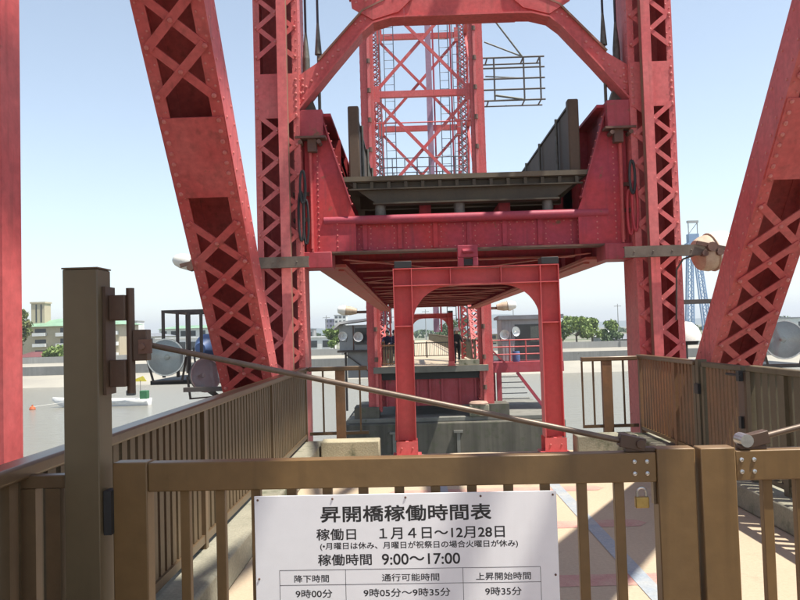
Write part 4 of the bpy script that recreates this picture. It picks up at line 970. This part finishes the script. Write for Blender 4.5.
# ------------------------------------------------------------------ boat and buoy
bt = thing('motor_boat', 'white open motor boat with a black engine and green box moored on the river', 'boat', (-33.5, 84, WZ))
secs = [(-5.0, .05, .95, .75), (-4.2, .55, .85, .15), (-2.5, .95, .7, -.1), (0, 1.05, .6, -.15), (2.5, 1.0, .55, -.15), (4.6, .85, .55, -.1)]
mb = MB(); vs = []
for x, hw, zt_, zb in secs:
    x *= 1.1; zt_ += .12
    for q in (-1, 1): vs += [(x, q * hw, zt_), (x, q * hw * .55, zb)]
fs_ = []
for i in range(len(secs) - 1):
    a = i * 4; c = a + 4
    fs_ += [(a, c, c + 1, a + 1), (a + 2, a + 3, c + 3, c + 2), (a + 1, c + 1, c + 3, a + 3)]
fs_ += [(20, 21, 23, 22), (0, 1, 3, 2)]
mb.add(vs, fs_); hu = mb.build('hull', 'bwhite', bt, local=True); sf = hu.modifiers.new('solid', 'SOLIDIFY'); sf.thickness = .06
mb = MB(); mb.prism([(-4.4, -.5, .72), (-2.6, -.85, .6), (-2.6, .85, .6), (-4.4, .5, .72)], (0, 0, .05)); mb.build('foredeck', 'bwhite', bt, local=True)
for x in (-1, 1.4): MB().box(x - .2, x + .2, -.95, .95, .38, .44).build('thwart', 'bwhite', bt, local=True)
om = MB().box(2.6, 3.5, -.35, .35, 1.05, 1.65).build('engine', 'dark', bt, local=True, bevel=.1); MB().cyl((3.05, 0, .2), (3.05, 0, 1.05), .1, n=8).build('engine_leg', 'frame', om)
MB().bar((2.8, 0, 1.5), (1.9, 0, 2.0), .06, .06).build('tiller', 'frame', om)
MB().box(4.1, 4.9, -.4, .4, .45, 1.55).build('fish_box', 'green', bt, local=True, bevel=.04)
MB().cyl((3.9, .5, .4), (3.9, .5, 2.6), .03, n=6).build('mast', 'frame', bt, local=True); MB().prism([(4.6, .5, 2.5), (4.2, .5, 3.1), (3.4, .5, 2.8), (3.3, .5, 2.5)], (0, .03, 0)).build('flag', 'yellow', bt, local=True)
by = thing('buoy', 'small orange mooring buoy floating left of the boat', 'buoy', (-40.2, 82, WZ))
MB().lathe([(.001, -.2), (.25, -.15), (.34, .05), (.25, .28), (.08, .36), (.08, .5), (.001, .5)], (0, 0, 0), (0, 0, 1), 14).build('float', 'orange', by, local=True)
MB().cyl((.1, 0, .3), (4.5, 1.6, .75), .02, n=5).build('mooring_rope', 'white', by, local=True)

# ------------------------------------------------------------------ trees
def tree(name, label, x, y, zb, H, rx, m='leaf', n=1500, group='trees and bushes on the far bank', leaf=.34, trunk=True, seed=0, flat=.8):
    rnd = random.Random(seed or int(x * 13 + y))
    T = thing(name, label, 'tree' if trunk else 'bush', (x, y, zb), group=group)
    clumps = []
    for i in range(13 if trunk else 9):
        a = rnd.uniform(0, 6.28); rr = rx * .78 * math.sqrt(rnd.random()); h = H * (rnd.uniform(.38, .88) if trunk else rnd.uniform(.18, .75))
        clumps.append((V((rr * math.cos(a), rr * math.sin(a), h)), rnd.uniform(.26, .46) * rx))
    if trunk:
        mb = MB(); mb.cyl((0, 0, -.3), (rnd.uniform(-.2, .2), 0, H * .45), H * .035, H * .022, 8)
        for c, r in clumps[:7]: mb.cyl((0, 0, H * .36), c, H * .016, H * .006, 6)
        mb.build('trunk', 'bark', T, local=True)
    mb = MB()
    for i in range(n):
        c, r = rnd.choice(clumps)
        d = V((rnd.gauss(0, 1), rnd.gauss(0, 1), rnd.gauss(0, 1))).normalized() * r * (rnd.random() ** .45); d.z *= flat
        p = c + d; u = V((rnd.gauss(0, 1), rnd.gauss(0, 1), rnd.gauss(0, .6))).normalized(); w_ = u.orthogonal().normalized(); w_.rotate(Matrix.Rotation(rnd.uniform(0, 6.28), 3, u))
        q = u.cross(w_); s = leaf * rnd.uniform(.6, 1.3)
        mb.add([p - w_ * s, p + q * s * .55, p + w_ * s, p - q * s * .55], [(0, 1, 2, 3)])
    mb.build('crown' if trunk else 'foliage', m, T, local=True, recalc=False, smooth=False)
tree('broadleaf_tree', 'tall tree beside the near red column in front of the apartment block', -72.2, 143, -2.2, 10.4, 3.0, 'leaf_b', 1700, seed=3)
tree('bush', 'rounded bright green bush below the apartment balconies', -65.0, 140, -2.2, 3.4, 2.9, 'leaf', 1100, trunk=False, seed=4)
tree('broadleaf_tree', 'small bushy tree next to the white flat building left of the far tower', -14.6, 145, -2.2, 5.2, 1.9, 'leaf', 1000, seed=5)
tree('broadleaf_tree', 'wide bushy tree between the portal frame and the right column', 29.9, 142, -2.3, 6.1, 2.9, 'leaf', 1500, seed=6)
tree('broadleaf_tree', 'second wide bushy tree crowding the right side of the wide one', 33.4, 145, -2.3, 5.7, 2.6, 'leaf', 1300, seed=7)
tree('broadleaf_tree', 'slim tree close to the right tower column behind the roofs', 43.4, 150, -2.3, 6.2, 2.1, 'leaf', 900, seed=8)
tree('broadleaf_tree', 'dark evergreen tree in the gap under the far arch', 9.5, 175, -2.3, 7.0, 4.6, 'leaf_d', 1200, seed=9)
tree('broadleaf_tree', 'third leafy tree filling the gap left of the slim tree', 38.6, 152, -2.3, 4.9, 2.4, 'leaf', 1100, seed=21)
tree('broadleaf_tree', 'leafy tree half hidden behind the right side of the portal frame', 26.4, 144, -2.3, 5.0, 2.2, 'leaf', 1000, seed=22)
tree('bush', 'low dark bush in front of the house roofs', 38.2, 150, -2.3, 3.6, 2.1, 'leaf_d', 700, trunk=False, seed=10)
mb = MB(); rnd = random.Random(11)
for i in range(5200):
    x = rnd.uniform(40, 330); h = 3.2 + 1.6 * math.sin(x * .11) + 1.2 * math.sin(x * .37 + 1); p = V((x, 400 + rnd.uniform(-6, 6), -2 + rnd.random() ** .6 * h)); u = V((rnd.gauss(0, 1), rnd.gauss(0, 1), rnd.gauss(0, .5))).normalized(); w_ = u.orthogonal().normalized(); q = u.cross(w_)
    mb.add([p - w_ * .8, p + q * .6, p + w_ * .8, p - q * .6], [(0, 1, 2, 3)])
tag(mb.build('far_treeline', 'leaf_d', recalc=False, smooth=False), 'distant dark line of trees beyond the right bank', 'trees', kind='stuff')
mb = MB(); rnd = random.Random(12)
for i in range(4200):
    x = rnd.uniform(-260, 40); h = 2.6 + 1.4 * math.sin(x * .09) + 1.0 * math.sin(x * .31); p = V((x, 420 + rnd.uniform(-6, 6), -2 + rnd.random() ** .6 * h)); u = V((rnd.gauss(0, 1), rnd.gauss(0, 1), rnd.gauss(0, .5))).normalized(); w_ = u.orthogonal().normalized(); q = u.cross(w_)
    mb.add([p - w_ * .8, p + q * .6, p + w_ * .8, p - q * .6], [(0, 1, 2, 3)])
tag(mb.build('far_treeline', 'leaf_d', recalc=False, smooth=False), 'distant dark line of trees beyond the left bank buildings', 'trees', kind='stuff')

# ------------------------------------------------------------------ buildings on the far bank
def bldg(label, x0, x1, y, z1, wall, roof='flat', rm='broof', floors=1, cols=4, dep=10, name='house', zb=-2.4, win=True):
    B = thing(name, label, 'building', ((x0 + x1) / 2, y, zb), group=None)
    MB().box(x0, x1, y, y + dep, zb, z1).build('wall', wall, B)
    if roof == 'flat': MB().box(x0 - .2, x1 + .2, y - .2, y + dep + .2, z1, z1 + .3).build('roof', rm, B)
    else:
        h = roof; xm = min((x1 - x0) * .3, dep / 2)
        MB().add([(x0 - .5, y - .6, z1), (x1 + .5, y - .6, z1), (x1 + .5, y + dep + .6, z1), (x0 - .5, y + dep + .6, z1), (x0 + xm, y + dep / 2, z1 + h), (x1 - xm, y + dep / 2, z1 + h)],
                 [(0, 1, 5, 4), (1, 2, 5), (2, 3, 4, 5), (3, 0, 4), (0, 3, 2, 1)]).build('roof', rm, B, smooth=False)
    if win:
        fh = (z1 - zb) / floors
        for f in range(floors):
            for c in range(cols):
                xa = x0 + (x1 - x0) * (c + .22) / cols; xb = x0 + (x1 - x0) * (c + .78) / cols; za = zb + fh * (f + .35)
                MB().box(xa, xb, y - .06, y - .001, za, za + fh * .45).build('window', 'win', B)
    return B
# apartment block with balconies, stair tower and green hip roof
A = thing('apartment_block', 'beige three storey apartment block with a green roof and a stair tower', 'building', (-76, 170, -2.4))
MB().box(-85.5, -64, 170, 182, -2.4, 5.0).build('wall', 'bwall', A)
MB().add([(-86.3, 169, 5.0), (-63, 169, 5.0), (-63, 183, 5.0), (-86.3, 183, 5.0), (-80, 176, 6.8), (-69, 176, 6.8)], [(0, 1, 5, 4), (1, 2, 5), (2, 3, 4, 5), (3, 0, 4), (0, 3, 2, 1)]).build('roof', 'groof', A, smooth=False)
tw = MB().box(-84.4, -81.4, 172, 175, 5.2, 10.2).build('stair_tower', 'bwall', A); MB().box(-84.6, -81.2, 171.8, 175.2, 10.2, 10.55).build('parapet', 'bwall', tw); MB().box(-83.4, -83.1, 171.95, 171.999, 6, 10).build('slit_window', 'win', tw)
MB().box(-82.3, -82.0, 171.95, 171.999, 6, 10).build('slit_window', 'win', tw)
for f in range(3):
    z = -1.9 + f * 2.35
    MB().box(-77.6, -64.2, 168.8, 169.99, z - .05, z + .75).build('balcony', 'bwhite', A)
    for c in range(6): MB().box(-77.0 + c * 2.15, -75.9 + c * 2.15, 169.93, 169.995, z + .3, z + 1.8).build('window', 'win', A)
    MB().box(-82.6, -80.2, 169.93, 169.995, z + .9, z + 1.7).build('window', 'win', A); MB().box(-82.8, -80.0, 169.0, 169.9, z + .1, z + .8).build('balcony', 'bwhite', A)
bldg('small house with a dark maroon roof behind the flood wall', -72, -67.4, 141.5, -1.1, 'bgrey', .95, 'mroof', 1, 2, 5)
bldg('pale building with a green roof seen through the gate post hinge', -68.5, -64.6, 175, 3.4, 'bwhite', .8, 'groof', 3, 3, 8)
bldg('distant white tower block peeking above the hinge bracket', -110, -106, 300, 8.6, 'bwhite', 'flat', 'bgrey', 5, 2, 8, 'tower_block')
bldg('low white building with a grey roof above the big left searchlight', -65.8, -57.5, 180, 2.2, 'bwhite', .8, 'broof', 2, 4, 9)
bldg('wide pale green building behind the left platform frame', -71.5, -55, 220, 4.3, 'bwhite', .9, 'groof', 2, 6, 9)
bldg('long white hall left of the near tower column', -56, -42, 170, 1.5, 'bwhite', 'flat', 'bwhite', 1, 6, 9)
bldg('flat white building with small dark windows right of the near left column', -25.5, -17.4, 170, .85, 'bwhite', 'flat', 'bwhite', 1, 3, 9)
bldg('distant mauve office block on the skyline', -46.5, -40.5, 420, 9.4, 'bpurple', 'flat', 'bpurple', 5, 3, 9, 'office_block')
bldg('distant pale office block right of the mauve one', -39.6, -33.5, 400, 11, 'bwhite', 'flat', 'bgrey', 6, 3, 9, 'office_block')
bldg('far low grey warehouse on the skyline', -64, -49, 390, 4.2, 'bgrey', 'flat', 'broof', 1, 4, 10, 'warehouse')
bldg('house with a white gabled roof behind the bushy trees', 39.3, 43.6, 165, -.6, 'bgrey', 1.2, 'bwhite', 1, 2, 7)
bldg('house with a grey roof next to the right tower column', 42.5, 46.8, 160, -1.2, 'bgrey', 1.0, 'broof', 1, 2, 7)
bldg('low white shed behind the right inclined strut', 50, 58, 162, -.2, 'bwhite', .6, 'broof', 1, 4, 7, 'shed')
bldg('pale house peeking out left of the bushy trees', 25.8, 29.5, 168, .9, 'bwhite', .9, 'broof', 1, 2, 7)
bldg('grey roofed house beyond the right searchlight', 68, 77, 165, .4, 'bwhite', 1.0, 'broof', 1, 3, 8)
bldg('long pale factory far behind the right searchlight', 92, 120, 210, 2.2, 'bwhite', 'flat', 'broof', 1, 8, 12, 'factory')
bldg('white building under the far tower hut', -9, -2.5, 165, 1.2, 'bwhite', .8, 'broof', 2, 3, 8)
bldg('brown roofed house right of the far walkway', 13, 20, 160, .6, 'bwall', 1.1, 'broof', 2, 3, 8)
# utility poles
for i, (x, y, h, l) in enumerate(((-28, 200, 11.2, 'slim utility pole beyond the flat white building'), (-23.5, 215, 9, 'shorter utility pole right of the slim one'), (-62, 230, 11, 'utility pole above the left platform frame'), (-57, 235, 10.6, 'utility pole right of the one above the frame'), (30, 230, 11, 'utility pole above the bushy trees'), (58, 220, 10, 'utility pole behind the blue crane mast'), (4, 220, 10, 'utility pole seen under the distant arch'))):
    u_ = thing('utility_pole', l, 'pole', (x, y, -2.3), group='utility poles on the far bank')
    MB().cyl((x, y, -2.3), (x, y, -2.3 + h), .16, .1, 8).build('shaft', 'bgrey', u_)
    MB().box(x - 1, x + 1, y - .06, y + .06, h - 3.0, h - 2.85).build('crossarm', 'bgrey', u_)
# blue lattice mast
bm_ = thing('crane_mast', 'pale blue lattice crane mast standing on the far bank', 'crane', (51.6, 140, -2.3))
for q, xb in ((-1, 49.7), (1, 53.2)):
    mb = MB(); xt = 50.9 + q * .55
    for k in range(2):
        for j in (0, 1):
            mb.bar((xb + (k - .5) * 1.2, 140 + j * 1.2, -2.3), (xt + (k - .5) * .8, 140 + j * .8, 15.5), .2, .2)
    n = 16
    for i in range(n):
        f0, f1 = i / n, (i + 1) / n
        for a, b in ((-.5, .5), (.5, -.5)):
            mb.bar((xb + (xt - xb) * f0 + a * (1.2 - .4 * f0), 139.9, -2.3 + 17.8 * f0), (xb + (xt - xb) * f1 + b * (1.2 - .4 * f1), 139.9, -2.3 + 17.8 * f1), .12, .1)
    mb.build('lattice_leg', 'bluetower', bm_)
mb = MB(); mb.box(49.7, 52.1, 139.5, 141.2, 15.5, 16.0); mb.box(50, 51.8, 139.6, 141, 16.0, 17.6); mb.build('cab', 'bluetower', bm_)
mb = MB()
for x in (50.1, 51.7): mb.bar((x, 140, 17.6), (x, 140, 20), .14, .14)
mb.box(49.9, 51.9, 139.8, 140.3, 19.6, 20); mb.bar((50.1, 140, 17.6), (51.7, 140, 19.6), .1, .1); mb.build('head_frame', 'bgrey', bm_)
# distant hills
mb = MB(); n = 120; vs = []
for i in range(n + 1):
    x = -3200 + 6400 * i / n
    h = 28 + 26 * math.sin(x * .0021 + 1.2) + 14 * math.sin(x * .0057) + 8 * math.sin(x * .013 + 2); h = max(h, 3)
    vs += [(x, 3300, -3), (x, 3500, h), (x, 4200, h * .9), (x, 4600, -3)]
fs_ = [(i * 4 + k, i * 4 + 4 + k, i * 4 + 5 + k, i * 4 + 1 + k) for i in range(n) for k in range(3)]
struct(mb.add(vs, fs_).build('hills', 'hillm', recalc=False))

# hazy air over the river
hz = bpy.data.materials.new('haze_air'); hz.use_nodes = True; t = hz.node_tree
for n_ in list(t.nodes):
    if n_.type == 'BSDF_PRINCIPLED': t.nodes.remove(n_)
pv = t.nodes.new('ShaderNodeVolumePrincipled'); pv.inputs['Color'].default_value = (0.86, 0.92, 1.0, 1); pv.inputs['Density'].default_value = 0.00035; pv.inputs['Anisotropy'].default_value = 0.3
t.links.new(pv.outputs[0], t.nodes['Material Output'].inputs['Volume'])
M['haze'] = hz
tag(MB().box(-3400, 3400, -420, 4700, -7.6, 90).build('haze', 'haze', smooth=False), kind='stuff')
